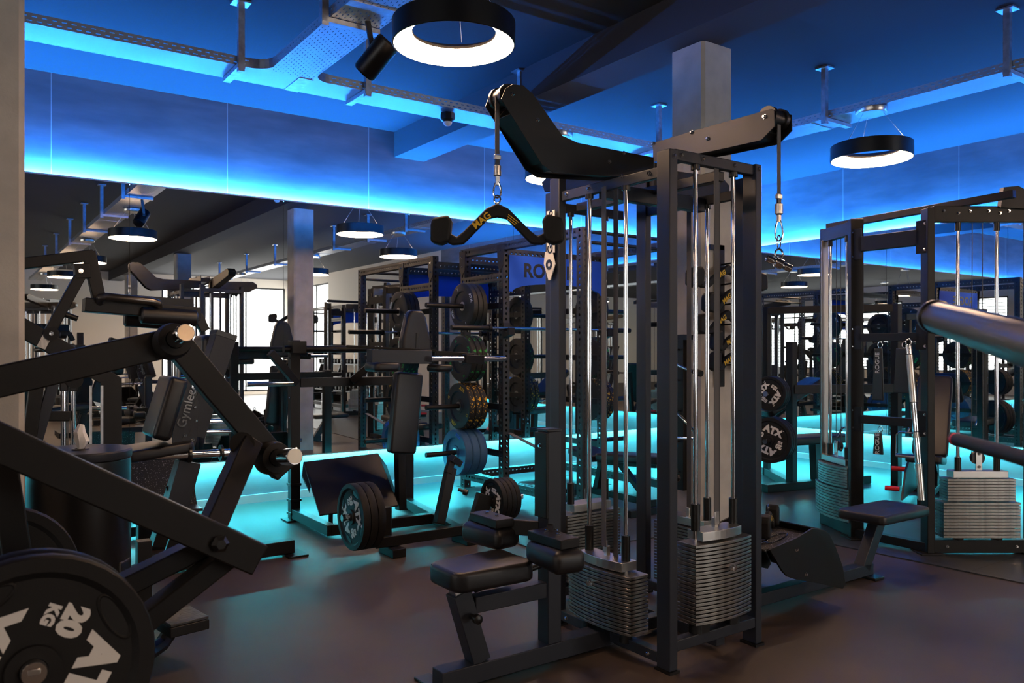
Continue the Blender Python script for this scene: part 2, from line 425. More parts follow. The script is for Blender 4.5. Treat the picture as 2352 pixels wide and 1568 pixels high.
struct('baseboard_right', MB().bx(WX - .015, WX, -1, 7.46, .008, .075), BASEB)
for px in (957, 560):
    pass
sk = solo('wall_socket', MB().box((3.93, WY - .012, .30), (.085, .02, .16)).box((3.93, WY - .025, .335), (.05, .01, .05)).box((3.93, WY - .025, .265), (.05, .01, .05)), BASEB, 'white double power socket on the lit wall strip beneath the long mirror', 'socket', bevel=.002)
solo('wall_socket', MB().box((.36, WY - .012, .26), (.085, .02, .16)).box((.36, WY - .025, .295), (.05, .01, .05)).box((.36, WY - .025, .225), (.05, .01, .05)), BASEB, 'white double power socket low on the lit wall by the left column', 'socket', bevel=.002)

# ------------------------------------------------------------------ cable trays under the ceiling
def tray(label, along, a0, a1, c, hgs, cutside=None, z=3.27):
    t = things('cable_tray', label, 'cable tray', ((a0 + a1) / 2, c, z) if along == 'x' else (c, (a0 + a1) / 2, z))
    W = .15
    def B(m, s0, s1, o0, o1, z0, z1):
        if along == 'x': m.bx(s0, s1, c + o0, c + o1, z0, z1)
        else: m.bx(c + o0, c + o1, s0, s1, z0, z1)
        return m
    def P(name, mb, m):
        ob = part(name, mb, m, t)
        return ob
    P('tray_floor', B(MB(), a0, a1, -W, W, z, z + .003), SLOTX if along == 'x' else SLOTY)
    for sd in (-1, 1):
        segs = [(a0, a1)]
        if cutside and cutside[0] == sd: segs = [(a0, cutside[1]), (cutside[2], a1)]
        for s0, s1 in segs:
            P('tray_side', B(MB(), s0, s1, sd * W - .0015, sd * W + .0015, z, z + .06), SLOTXZ if along == 'x' else SLOTYZ)
    for s in [a0 + 2.0 * k for k in range(1, int((a1 - a0) / 2.0) + 1)]:
        P('tray_joint', B(MB(), s - .05, s + .05, -W - .003, W + .003, z - .004, z - .001), ZINC)
    for s, sd in hgs:
        m = MB()
        B(m, s - .02, s + .02, sd * (W + .01), sd * (W + .05), z - .05, CH - .01)
        P('hanger', m, ZINC)
        P('hanger_plate', B(MB(), s - .055, s + .055, sd * (W + .03) - .05, sd * (W + .03) + .05, CH - .012, CH - .001), ZINC)
        m = MB(); B(m, s - .025, s + .025, -W * sd, (W + .045) * sd, z - .03, z - .003)
        P('bracket_arm', m, ZINC)
    return t
tray('slotted steel cable tray running along the long mirror wall', 'x', -4.0, 5.55, 5.44, [(-1.3, -1), (.2, -1), (1.55, -1), (2.44, -1), (3.78, -1), (5.35, -1)], (-1, 1.62, 2.16))
tray('slotted steel cable tray along the right-hand side above the two-stack cable machine', 'y', -10, 5.26, 5.9, [(3.8, -1), (2.45, -1), (1.0, -1), (-.5, -1), (-2.2, -1), (-4.2, -1), (-6.5, -1)])
tray('wide slotted cable tray branching off towards the viewer above the hanging ring lamp', 'y', -10, 5.29, 1.89, [(4.25, -1), (2.6, -1), (.9, -1), (-.9, -1), (-3, -1), (-5.2, -1)], None)
# curved inside corners where the tray branches off
for sx, lab in ((-1, 'left'), (1, 'right')):
    cx = 1.89 + sx * .15; pts = []
    r_ = .13
    arc = [(cx + sx * (r_ - r_ * math.cos(R(a))), 5.29 - r_ + r_ * math.sin(R(a))) for a in range(0, 91, 15)]
    m = MB(); poly = [(x, y, 3.27) for x, y in arc]
    for p, q in zip(arc, arc[1:]):
        m.prism([(p[0], p[1], 3.268), (q[0], q[1], 3.268), (q[0], q[1], 3.332), (p[0], p[1], 3.332)], ((q[1] - p[1]) * .02, -(q[0] - p[0]) * .02, 0))
    m.prism(poly + [(cx, 5.29, 3.27)], (0, 0, .003))
    solo('tray_corner', m, ZINC, 'curved plain steel corner piece on the %s side of the tray junction' % lab, 'cable tray corner')

# ------------------------------------------------------------------ ring pendant lamps
def ring_lamp(x, y, top, label, hz=2.875):
    t = things('ring_lamp', label, 'lamp', (x, y, hz), 'black ring pendant lamps with glowing undersides')
    ro, ri = .29, .20
    part('ring_housing', MB().lathe([(ro, 0), (ro + .004, .002), (ro + .004, .108), (ro, .112), (ro - .012, .112), (ri, .072), (ri, .062), (ro - .003, .0)], (x, y, hz), Z_, 64, cap=False), PLASTIC, t)
    part('diffuser', MB().lathe([(ro - .004, .0005), (ro - .006, .003), (ri + .003, .060), (ri + .003, .056)], (x, y, hz), Z_, 64, cap=False), LAMPE, t, 'glowing white diffuser ring')
    part('canopy', MB().lathe([(.11, 0), (.115, .01), (.115, .04), (.10, .045)], (x, y, top - .048), Z_, 32), BRUSH, t, 'round metal ceiling rose')
    for k in range(3):
        a = R(50 + 120 * k)
        part('wire', MB().tube((x + .08 * math.cos(a), y + .08 * math.sin(a), top - .04), (x + .25 * math.cos(a), y + .25 * math.sin(a), hz + .11), .0022, 6), ZINC, t)
    return t
L1 = ring_lamp(1.98, 3.30, 3.27, 'large black ring lamp hanging nearest, top centre of the view')
ring_lamp(5.78, 3.44, 3.27, 'black ring lamp hanging above the right-hand cable machine')
ring_lamp(4.26, 5.36, 3.27, 'black ring lamp partly hidden behind the cable tower left arm')
for (x, y), lb in zip(((5.8, -.2), (1.9, -3.6), (5.8, -4.9), (1.9, -7.6), (5.8, -8.2), (-3, 3.2), (-3, -2.2), (-6.5, .6), (1.9, -.3)),
                      ('second along the right tray', 'on the branch tray behind the viewer', 'third along the right tray', 'far end of the branch tray', 'far end of the right tray',
                       'left part of the hall by the mirror', 'left part of the hall', 'by the far windows', 'just behind the viewer on the branch tray')):
    ring_lamp(x, y, 3.27 if x > 0 else 3.60, 'black ring lamp seen only in the mirrors, ' + lb)

# spotlight and motion sensor
p = PX(868, 128, z=4.45)
t = things('ceiling_speaker', 'black cylindrical speaker tilted under the branching cable tray', 'speaker', p)
ax = V((-.45, .55, -.75)).normalized()
part('body', MB().lathe([(.058, 0), (.068, .012), (.068, .21), (.06, .225)], p - ax * .10, ax, 32), PLASTIC, t)
part('front_grille', MB().lathe([(.05, 0), (.054, .004), (.05, .007)], p + ax * .125, ax, 32), STEEL, t)
part('bracket', MB().bar(p - ax * .02 + V((0, .09, .02)), (p.x - .02, p.y + .09, 3.268), .03, .012).bar(p - ax * .02 + V((0, .10, .0)), p - ax * .02, .03, .02), PLASTIC, t)
p = PX(1028, 262, y=5.40); p.z = 3.262
t = things('motion_sensor', 'black motion sensor with white dome under the long cable tray', 'sensor', p)
part('housing', MB().lathe([(.055, 0), (.058, -.01), (.058, -.05), (.035, -.07)], p, Z_, 8), PLASTIC, t)
part('dome', MB().lathe([(.036, -.07), (.034, -.082), (.022, -.096), (.006, -.101)], p, Z_, 20), PAPER, t, 'white dome lens')


# ------------------------------------------------------------------ weight plates
def plate(center, ax, r, th, style, label, group, rot=0, hole=.026, texts=True):
    """ax points out of the face one sees first; style: iron20, iron15, or bumper colours"""
    c = V(center); ax = V(ax).normalized()
    t = things('weight_plate', label, 'weight plate', c, group)
    h = th / 2
    if style.startswith('iron'):
        prof = [(hole, -h), (hole * 1.9, -h), (hole * 1.95, -h * .55), (r * .80, -h * .5), (r * .86, -h), (r * .985, -h), (r, -h * .7), (r, h * .7), (r * .985, h), (r * .86, h), (r * .80, h * .5), (hole * 1.95, h * .55), (hole * 1.9, h), (hole, h)]
        part('disc', MB().lathe(prof, c, ax, 40, cap=False), RUBBER, t)
        u = ax.cross(Z_).normalized(); w_ = u.cross(ax)
        # grips: dark oval recesses through the plate, drawn as raised rims around sunk ovals
        for k in range(4):
            a = R(rot + 90 * k); d = u * math.cos(a) + w_ * math.sin(a); e = ax.cross(d)
            rim = [c + ax * (h * .5) + d * (r * .74 + .085 * r * math.cos(q)) + e * (.235 * r * math.sin(q)) for q in [2 * math.pi * i / 24 for i in range(24)]]
            part('grip_rim', MB().path(rim, .004, 6, closed=True), RUBBER, t)
            part('grip_hole', MB().prism([c + ax * (h * .5 + .0006) + d * (r * .74 + .08 * r * math.cos(q)) + e * (.225 * r * math.sin(q)) for q in [2 * math.pi * i / 24 for i in range(24)]], -ax * .001), PLASTIC, t)
        tm = WHITE; kg = '20' if style == 'iron20' else '15'
    else:
        m = {'black': BUMPER, 'green': BUMPG, 'yellow': BUMPY, 'blue': BUMPB}[style]
        prof = [(hole, -h * .7), (r * .30, -h * .7), (r * .33, -h * .5), (r * .62, -h * .5), (r * .66, -h), (r * .97, -h), (r, -h * .8), (r, h * .8), (r * .97, h), (r * .66, h), (r * .62, h * .5), (r * .33, h * .5), (r * .30, h * .7), (hole, h * .7)]
        part('disc', MB().lathe(prof, c, ax, 40, cap=False), m if style in ('blue', 'black') else BUMPER, t)
        if style in ('green', 'yellow'): part('tread', MB().lathe([(r * .975, -h * .85), (r + .0015, -h * .8), (r + .0015, h * .8), (r * .975, h * .85)], c, ax, 40, cap=False), m, t, 'colour-flecked rim')
        part('hub', MB().lathe([(hole * .99, -h * .75), (hole * 1.7, -h * .75), (hole * 1.7, h * .78), (hole * .99, h * .78)], c, ax, 24, cap=False), BRUSH, t, 'metal hub ring')
        tm = {'black': WHITE, 'green': GREEN, 'yellow': YEL, 'blue': BLUEP}[style]; kg = {'black': '5', 'green': '10', 'yellow': '15', 'blue': '20'}[style]
    if texts:
        u = ax.cross(Z_).normalized() * -1; w_ = Z_ - ax * ax.z; w_.normalize()
        iron = style.startswith('iron')
        ts = r * (.42 if iron else .20); rr = r * (.44 if iron else .81)
        fz = h * .52 if iron else h * 1.02
        for k, s in enumerate(('ATX', kg, 'ATX', kg)):
            a = R(rot + 90 * k); d = u * math.cos(a) + w_ * math.sin(a); right = d.cross(ax) * 1
            if (right.cross(d)).dot(ax) < 0: right = -right
            if s == 'ATX': letters('ATX', ts, tm, t, c + ax * fz + d * rr, right, d, bold=.006 * (1 if iron else .3))
            elif iron:
                # numerals read along the same direction as the maker's mark on the other diagonal
                a2 = R(rot + (0 if k == 1 else 180)); d2 = u * math.cos(a2) + w_ * math.sin(a2); r2 = d2.cross(ax)
                if (r2.cross(d2)).dot(ax) < 0: r2 = -r2
                letters(kg, r * .27, tm, t, c + ax * fz + d * r * .47 + d2 * r * .09, r2, d2, bold=.004)
                letters('KG', r * .14, tm, t, c + ax * fz + d * r * .47 - d2 * r * .10, r2, d2, bold=.002)
            else: letters(kg, ts * .8, tm, t, c + ax * fz + d * rr, right, d)
    return t

# ------------------------------------------------------------------ pull-down grip bar (V bar with paddle ends)
def mag_bar(apex, u, width, label, drop=.13, name='lat_pulldown_bar', eye=True, group=None):
    a = V(apex); u = V(u).normalized(); n = u.cross(Z_).normalized(); hw = width / 2
    t = things(name, label, 'grip bar', a, group)
    if n.dot(a - V((0, 0, EYE))) > 0: n = -n                 # n faces the viewer side
    th = .032
    L_ = lambda x, z: a + u * x + Z_ * z
    top = [(-hw * .72, -drop - .012), (-hw * .60, -drop + .012), (-.05, -.012), (0, .012), (.05, -.012), (hw * .60, -drop + .012), (hw * .72, -drop - .012), (hw, -drop + .030)]
    bot = [(hw, -drop - .022), (hw * .80, -drop - .048), (hw * .60, -drop - .044), (.04, -.058), (0, -.050), (-.04, -.058), (-hw * .60, -drop - .044), (-hw * .80, -drop - .048), (-hw, -drop - .022), (-hw, -drop + .030)]
    part('bar_body', MB().prism([L_(*q) - n * th / 2 for q in top + bot], n * th), RUBBER, t, bevel=.008)
    for sg in (-1, 1):
        pl = [(sg * hw * .84, -drop - .03), (sg * hw * .80, -drop + .055), (sg * hw * .86, -drop + .085), (sg * hw * 1.14, -drop + .07), (sg * hw * 1.18, -drop + .04), (sg * hw * 1.18, -drop - .035), (sg * hw * 1.0, -drop - .05)]
        part('paddle_grip', MB().prism([L_(*q) - n * .035 for q in pl], n * .07), RUBBER, t, bevel=.012)
    ang = math.atan2(drop - .024, hw * .60 - .02)
    for sg in (-1, 1):
        mid = L_(sg * hw * .27, -.012 - (drop - .02) * .40) + n * (th / 2 + .0006) - Z_ * .012
        r_ = u * math.cos(ang) - Z_ * sg * math.sin(ang) if sg > 0 else u * math.cos(ang) + Z_ * math.sin(ang)
        if u.cross(Z_).dot(n) < 0: pass
        up = r_.cross(n) * -1
        if up.z < 0: up = -up
        rr = up.cross(n)
        if sg < 0: letters('MAG', .042, YEL, t, mid, rr, up, bold=.0012, label='yellow MAG lettering')
        else:
            for q in range(3): part('fine_print', MB().bar(mid - rr * (.03 - .004 * q) + up * (.010 - .009 * q), mid + rr * (.03 - .003 * q) + up * (.010 - .009 * q), .001, .0028, up), YEL, t, 'tiny yellow print')
    if eye:
        part('eye', MB().path([L_(.014 * math.cos(q), .030 + .018 * math.sin(q)) for q in [i * math.pi / 6 for i in range(12)]], .004, 6, closed=True), CHROME, t)
    return t

def carabiner(parent, top, length, u, m=CHROME, r=.004):
    top = V(top); u = V(u).normalized(); pts = []
    for i in range(16):
        q = 2 * math.pi * i / 16; wd = .016 * (1 + .35 * math.cos(q + math.pi)) 
        pts.append(top + Z_ * (-length / 2 + length / 2 * math.cos(q)) + u * wd * math.sin(q))
    return part('carabiner', MB().path(pts, r, 8, closed=True), m, parent, 'steel snap hook')

# ------------------------------------------------------------------ weight stack inside a frame
def stack(parent, cx, cy, ax, z0, n, pitch, wid, dep, bow, front, rodtop, rodsp=.26, topw=.70, pin=None):
    """ax: direction of the stack's width; front: outward direction of the bowed face"""
    ax = V(ax).normalized(); fr = V(front).normalized(); c = V((cx, cy, 0)); h = wid / 2
    def outline(s, bw, d, z):
        pts = []
        for i in range(9):
            q = -1 + i / 4; pts.append(c + ax * (q * s) + fr * (d / 2 + bw * (1 - q * q)) + Z_ * z)
        return pts + [c + ax * s - fr * d / 2 + Z_ * z, c - ax * s - fr * d / 2 + Z_ * z]
    me = MB().prism(outline(h, bow, dep, 0), (0, 0, pitch * .72)).mesh('weight_plate', c, .001); me.materials.append(STACKM)
    for k in range(n): inst('stack_plate', me, parent, c + Z_ * (z0 + k * pitch))
    zt = z0 + n * pitch + .004
    part('top_plate', MB().prism(outline(h * topw, bow * .7, dep * .8, zt), (0, 0, .042)), BRUSH, parent, 'polished top plate of the stack', bevel=.002)
    for s in (-1, 1):
        q = c + ax * s * rodsp / 2
        part('guide_rod', MB().tube(q + Z_ * (z0 - .05), q + Z_ * rodtop, .0105, 16), CHROME, parent, 'chrome guide rod')
        part('rod_sleeve', MB().lathe([(.014, 0), (.021, 0), (.021, .12), (.014, .12)], q + Z_ * (zt + .042), Z_, 20, cap=False), PLASTIC, parent)
        part('rod_collar', MB().lathe([(.014, 0), (.021, 0), (.021, .022), (.014, .022)], q + Z_ * (rodtop - .022), Z_, 20, cap=False), PLASTIC, parent)
        part('buffer', MB().lathe([(.014, 0), (.032, 0), (.028, .055), (.014, .055)], q + Z_ * (z0 - .058), Z_, 20, cap=False), RUBBER, parent)
    part('stack_bracket', MB().box(c + Z_ * (zt + .062), (.022, .022, .05)).box(c + fr * .012 + Z_ * (zt + .085), (.03, .006, .06), Matrix.Rotation(math.atan2(ax.y, ax.x), 3, 'Z')), BRUSH, parent, bevel=.002)
    if pin is not None:
        b = c + fr * (dep / 2 + bow) + Z_ * (z0 + pin * pitch)
        part('selector_pin', MB().tube(b - fr * .02, b + fr * .035, .005, 10).lathe([(.004, .02), (.016, .022), (.014, .034), (.004, .036)], b + V((0, 0, 0)), fr, 12).bar(b + fr * .028 + ax * -.03, b + fr * .028 + ax * .01, .012, .012), CHROME, parent, 'steel selector pin')
    return zt

# ------------------------------------------------------------------ four-stack cable tower
T = things('cable_tower', 'tall black four-sided cable tower with steel weight stacks in front of the centre column', 'cable machine', (2.97, 2.99, 0), None)
TC = V((2.97, 2.99, 0))
def q4(p, k):   # quarter turn about the tower centre
    p = V(p); 
    for _ in range(k): p = V((TC.x + (p.y - TC.y), TC.y - (p.x - TC.x), p.z))
    return p
def tbx(name, x0, x1, y0, y1, z0, z1, m=STEELB, bevel=.004): return part(name, MB().bx(x0, x1, y0, y1, z0, z1), m, T, bevel=bevel)
# uprights, 80 x 50 mm
tbx('upright', 2.575, 2.625, 2.467, 2.547, .012, 2.30)
tbx('upright', 3.160, 3.205, 2.467, 2.547, .012, 2.31)
tbx('upright', 2.570, 2.615, 3.235, 3.315, .012, 2.31)
tbx('upright', 3.330, 3.375, 3.380, 3.460, .012, 2.30)
tbx('upright', 2.760, 2.805, 3.520, 3.600, .012, 2.30)
tbx('upright', 3.330, 3.375, 2.660, 2.740, .012, 2.30)
for a in ((2.60, 2.507), (3.182, 2.507), (2.592, 3.275), (3.352, 3.42), (2.782, 3.56), (3.352, 2.70)):
    part('foot_cap', MB().box((a[0], a[1], .006), (.062, .095, .012)), PLASTIC, T)
# top rails
tbx('top_rail', 2.585, 2.615, 2.547, 3.235, 2.185, 2.235); tbx('top_rail', 2.625, 3.16, 2.480, 2.515, 2.258, 2.308)
tbx('top_rail', 3.338, 3.368, 2.740, 3.38, 2.20, 2.25); tbx('top_rail', 2.805, 3.33, 3.545, 3.58, 2.20, 2.25)
tbx('top_rail', 2.615, 3.33, 2.93, 2.98, 2.16, 2.235); tbx('top_rail', 2.94, 2.99, 2.515, 3.545, 2.21, 2.258)
# bottom rails
tbx('bottom_rail', 2.575, 2.625, 2.547, 3.235, .03, .08); tbx('bottom_rail', 2.625, 3.16, 2.470, 2.52, .09, .14)
tbx('bottom_rail', 3.330, 3.375, 2.740, 3.38, .03, .08); tbx('bottom_rail', 2.805, 3.33, 3.53, 3.58, .03, .08)
tbx('bottom_rail', 2.625, 3.33, 2.86, 2.92, .03, .09); tbx('bottom_rail', 2.94, 3.0, 2.52, 3.53, .03, .09)
stack(T, 2.585, 2.885, Y_, .118, 16, .0170, .44, .115, .030, -X_, 2.185, pin=12)
stack(T, 2.905, 2.500, X_, .193, 21, .0172, .38, .115, .026, -Y_, 2.258, pin=14)
stack(T, 3.345, 3.06, Y_, .118, 20, .0170, .42, .115, .04, X_, 2.20)
stack(T, 3.030, 3.545, X_, .118, 22, .0172, .40, .115, .04, Y_, 2.20)
# stack hangers: rubber stand under the second stack
part('stack_stand', MB().bx(2.78, 2.84, 2.47, 2.53, .095, .19).bx(2.98, 3.04, 2.47, 2.53, .095, .19), PLASTIC, T, bevel=.004)
# toothed belts running up from each stack
def belt(p, z0, z1, ax, m=BEAD, wd=.030):
    mb = MB().bar(V((p[0], p[1], z0)), V((p[0], p[1], z1)), wd if abs(ax.x) else .004, .004 if abs(ax.x) else wd, (0, 1, 0))
    return part('belt', mb, m, T, 'grey toothed belt')
belt((2.565, 2.885), .48, 2.2, Y_); belt((2.60, 2.84), .08, 2.2, Y_, BELT); belt((2.905, 2.49), .64, 2.27, X_); belt((2.96, 2.53), .12, 2.27, X_, BELT)
belt((3.345, 3.06), .5, 2.2, Y_, BELT); belt((3.03, 3.55), .56, 2.2, X_, BELT)
# arm towards the left, cranked upward, built of two side plates with a boxed underside
YA = 2.90
o1 = [(1160, 203), (1176, 194), (1200, 197), (1222, 216), (1290, 312), (1325, 328), (1500, 362), (1500, 405), (1400, 405), (1270, 397), (1243, 378), (1150, 228)]
pa = [PX(x, y, y=YA) for x, y in o1]
part('arm_plate', MB().prism(pa, (0, -.006, 0)), STEEL, T, bevel=.001)
part('arm_plate', MB().prism([p + V((0, .12, 0)) for p in pa], (0, .006, 0)), STEEL, T, bevel=.001)
inner = [PX(x, y, y=YA) for x, y in ((1262, 335), (1325, 345), (1490, 375), (1495, 398), (1405, 398), (1276, 388), (1250, 372), (1172, 262), (1190, 240))]
part('arm_box', MB().prism([p + V((0, .003, 0)) for p in inner], (0, .114, 0)), STEEL, T, bevel=.002)
c = PX(1174, 217, y=YA) + V((0, .06, 0))
part('arm_pulley', MB().lathe([(.02, -.045), (.052, -.045), (.052, -.030), (.044, -.028), (.044, .028), (.052, .030), (.052, .045), (.02, .045)], c, Y_, 32), PLASTIC, T)
for x, y in ((1174, 217), (1232, 276), (1397, 372), (1430, 352)): bolt(T, PX(x, y, y=YA) + V((0, -.006, 0)), (0, -1, 0))
# arm towards the right front, straight and slightly drooping
XA = 2.93
o2 = [(1500, 328), (1600, 298), (1770, 250), (1778, 253), (1779, 290), (1748, 322), (1640, 346), (1500, 372)]
pb = [PX(x, y, x=XA) for x, y in o2]
part('arm_plate', MB().prism(pb, (.006, 0, 0)), STEELB, T, bevel=.001)
part('arm_plate', MB().prism([p + V((.12, 0, 0)) for p in pb], (.006, 0, 0)), STEEL, T, bevel=.001)
innr = [PX(x, y, x=XA) for x, y in ((1502, 340), (1600, 314), (1745, 272), (1748, 300), (1735, 318), (1640, 340), (1502, 366))]
part('arm_box', MB().prism([p + V((.006, 0, 0)) for p in innr], (.114, 0, 0)), STEEL, T, bevel=.002)
c2 = PX(1756, 268, x=XA) + V((.065, 0, 0))
part('arm_pulley', MB().lathe([(.02, -.05), (.050, -.05), (.050, -.030), (.042, -.028), (.042, .028), (.050, .030), (.050, .05), (.02, .05)], c2, X_, 32), PLASTIC, T)
for x, y in ((1756, 268), (1589, 304), (1626, 318), (1502, 329)): bolt(T, PX(x, y, x=XA), (-1, 0, 0))
# rear arms
part('arm_plate', MB().prism([(3.0, 3.04, 2.25), (3.55, 3.04, 2.25), (3.66, 3.04, 2.31), (3.66, 3.04, 2.36), (3.6, 3.04, 2.40), (3.0, 3.04, 2.38)], (0, .1, 0)), STEEL, T, bevel=.004)
part('arm_plate', MB().prism([(3.02, 3.0, 2.26), (3.02, 3.95, 2.40), (3.02, 3.98, 2.46), (3.02, 3.9, 2.50), (3.02, 3.0, 2.40)], (.1, 0, 0)), STEEL, T, bevel=.004)
# rail bolts
for y in (2.60, 2.78, 3.02, 3.19): bolt(T, (2.585, y, 2.215 if y != 2.78 else 2.235), (-1, 0, 0))
for x in (2.66, 2.80, 3.02, 3.18): bolt(T, (x, 2.480 if x < 3.1 else 2.467, 2.285), (0, -1, 0))
bolt(T, (2.60, 2.467, 2.27), (0, -1, 0))
for y in (2.60, 3.18): bolt(T, (2.575, y, .055), (-1, 0, 0))
# maker's plate on the left upright
sg = part('name_plate', MB().prism([(2.556, 3.33, 1.93), (2.556, 3.27, 1.93), (2.556, 3.245, 1.86), (2.556, 3.285, 1.78), (2.556, 3.30, 1.78), (2.556, 3.34, 1.87)], (-.006, 0, 0)).bx(2.550, 2.556, 3.25, 3.315, 1.92, 2.14), WHITE, T, 'white name plate', bevel=.001)
letters('Gymleco', .062, PLASTIC, sg, (2.5485, 3.282, 2.03), (0, 0, 1), (0, 1, 0), bold=.0008)
part('name_plate_emblem', MB().lathe([(.012, 0), (.026, 0), (.026, .002), (.012, .002)], (2.5495, 3.293, 1.862), (-1, 0, 0), 24, cap=False), PLASTIC, sg)
# pull-down station on the left: base rail, seat, thigh pads
YS = 2.90
tbx('base_rail', 1.66, 2.60, YS - .045, YS + .045, .012, .092)
tbx('base_foot', 1.64, 1.72, YS - .17, YS + .17, 0, .014, PLASTIC)
tbx('station_post', 2.21, 2.285, YS - .04, YS + .04, .09, 1.05, STEELB)
tbx('height_slot_plate', 2.195, 2.21, YS - .045, YS + .045, .66, 1.045, STEEL, .003)
part('post_cap', MB().box((2.245, YS, 1.055), (.08, .085, .012)), PLASTIC, T, bevel=.003)
bolt(T, (2.195, YS, .985), (-1, 0, 0)); bolt(T, (2.25, YS - .041, .60), (0, -1, 0))
part('seat_post', MB().bar((1.86, YS, .09), (1.76, YS, .40), .075, .085, (1, 0, 0)), STEELB, T, bevel=.004)
part('seat_slide', MB().bar((1.785, YS, .33), (1.745, YS, .445), .055, .06, (1, 0, 0)), BRUSH, T, 'bare steel seat slide', bevel=.003)
tbx('seat_brace', 1.83, 2.215, YS - .03, YS + .03, .30, .37)
part('seat_link', MB().tube((1.83, YS - .02, .40), (2.21, YS - .02, .455), .013), STEEL, T)
part('adjust_knob', MB().lathe([(.004, 0), (.012, .0), (.012, .03), (.02, .034), (.02, .055), (.01, .06)], (1.80, YS - .045, .30), (0, -1, 0), 16), PLASTIC, T)
part('seat_pad', MB().pad((1.875, YS, .470), (.40, .29, .085), None, .06, .02, .12), LEATHER, T, 'black stitched vinyl seat', bevel=0)
part('seat_piping', MB().path([(1.875 + .19 * x, YS + .135 * y, .506) for x, y in ((-1, -.7), (-1, .7), (-.85, .85), (1, .98), (1, -.98), (-.85, -.85))], .0025, 6, closed=True), LEATHER, T)
for s in (-1, 1):
    part('pad_arm', MB().bar((2.22, YS + s * .04, .60), (2.14, YS + s * .14, .60), .03, .07).box((2.085, YS + s * .235, .625), (.10, .23, .04)), STEEL, T, bevel=.004)
    Mr = Matrix.Rotation(R(s * 8), 3, 'Z')
    part('thigh_pad', MB().pad((2.085, YS + s * .245, .555), (.15, .27, .10), Mr, .03, .035), LEATHER, T, 'black vinyl thigh pad')
    for dy in (.19, .27): bolt(T, (2.085, YS + s * dy, .645), Z_)
# seated-row station on the right: rail, foot plates, low seat
YR = 2.84
part('row_rail', MB().bar((3.37, YR, .05), (4.74, YR, .05), .07, .07), STEELB, T, bevel=.004)
part('row_foot', MB().box((4.70, YR, .008), (.10, .20, .016)), PLASTIC, T, bevel=.003)
part('row_seat_post', MB().bar((4.66, YR, .06), (4.86, YR, .36), .07, .08, (1, 0, 0)), STEELB, T, bevel=.004)
part('row_seat', MB().pad((4.88, YR - .02, .385), (.56, .32, .06), None, .04, .018, 0), LEATHER, T, 'low black vinyl rowing seat')
part('row_plate', MB().prism([(3.42, YR + .30, .385), (3.42, 2.616, .385), (3.60, 2.616, .385), (3.86, 2.616, .385), (3.93, YR - .10, .385), (3.95, YR + .28, .385)], (0, 0, .012)), SPECK, T, 'speckled black shelf above the rail', bevel=.003)
fp = [(3.62, 0, .33), (3.98, 0, .345), (4.05, 0, .30), (4.22, 0, .10), (4.20, 0, .05), (4.10, 0, .055), (3.86, 0, .10), (3.76, 0, .14)]
fq = [PX(x, y, y=2.60) for x, y in ((1768, 1262), (1797, 1311), (1809, 1324), (1830, 1331), (1884, 1340), (1936, 1352), (1943, 1340), (1936, 1300), (1920, 1256), (1906, 1226), (1894, 1217), (1868, 1213), (1830, 1235))]
for dy in (0, .50):
    part('row_side_plate', MB().prism([p + V((0, dy, 0)) for p in fq], (0, .012, 0)), STEEL, T, bevel=.002)
part('foot_plate', MB().bar((fq[10].x, YR + .02, fq[10].z), (fq[6].x - .01, YR + .02, fq[6].z + .02), .46, .012, (1, 0, 1)), STEEL, T, bevel=.003)
for x, y in ((1829, 1262), (1851, 1318)): bolt(T, PX(x, y, y=2.60), (0, -1, 0))
part('row_cable_column', MB().bx(3.38, 3.44, YR - .03, YR + .03, .03, .39), STEEL, T, bevel=.003)

# things hanging from the tower
u = V((.80, -.60, 0))
hp = V((PX(1142, 230, y=YA + .055).x, YA + .055, 0))
st = things('pull_strap', 'dark webbing strap with snap hook hanging from the tall left arm of the cable tower', 'strap', (hp.x, hp.y, 2.15), 'webbing straps on the cable tower')
part('webbing', MB().bar((hp.x, hp.y, 2.29), (hp.x, hp.y, c.z), .022, .004, (0, 1, 0)), BEAD, st)
part('clamp', MB().box((hp.x, hp.y, 2.275), (.034, .016, .022)), BRUSH, st, 'bare steel clamp', bevel=.003)
part('loop', MB().box((hp.x, hp.y, 2.25), (.022, .008, .03)), PLASTIC, st)
part('swivel', MB().lathe([(.012, 0), (.018, .004), (.018, .046), (.012, .05)], (hp.x, hp.y, 2.19), Z_, 12).box((hp.x, hp.y, 2.172), (.018, .012, .04)), BRUSH, st, 'knurled steel swivel')
carabiner(st, (hp.x, hp.y, 2.170), .075, u)
mag_bar((hp.x, hp.y, 2.058), u, .50, 'black V-shaped pull-down bar with yellow lettering hanging from the left arm of the cable tower', drop=.125)
hp2 = V((c2.x, PX(1789, 400, x=c2.x).y, 0))
st = things('pull_strap', 'dark webbing strap with snap hook hanging from the right front arm of the cable tower', 'strap', (hp2.x, hp2.y, 1.9), 'webbing straps on the cable tower')
part('webbing', MB().bar((hp2.x, hp2.y, 2.10), (hp2.x, hp2.y, c2.z), .022, .004, (0, 1, 0)), BEAD, st)
part('clamp', MB().box((hp2.x, hp2.y, 2.095), (.034, .016, .022)), BRUSH, st, 'bare steel clamp', bevel=.003)
part('swivel', MB().lathe([(.012, 0), (.018, .004), (.018, .046), (.012, .05)], (hp2.x, hp2.y, 2.015), Z_, 12).box((hp2.x, hp2.y, 1.998), (.018, .012, .03)), BRUSH, st, bevel=0)
part('loop', MB().box((hp2.x, hp2.y, 2.073), (.022, .008, .03)), PLASTIC, st)
carabiner(st, (hp2.x, hp2.y, 1.995), .095, u)
part('link', MB().path([V((hp2.x, hp2.y, 1.895)) + u * .008 * math.sin(q) + Z_ * .03 * math.cos(q) for q in [i * math.pi / 6 for i in range(12)]], .003, 6, closed=True), CHROME, st)
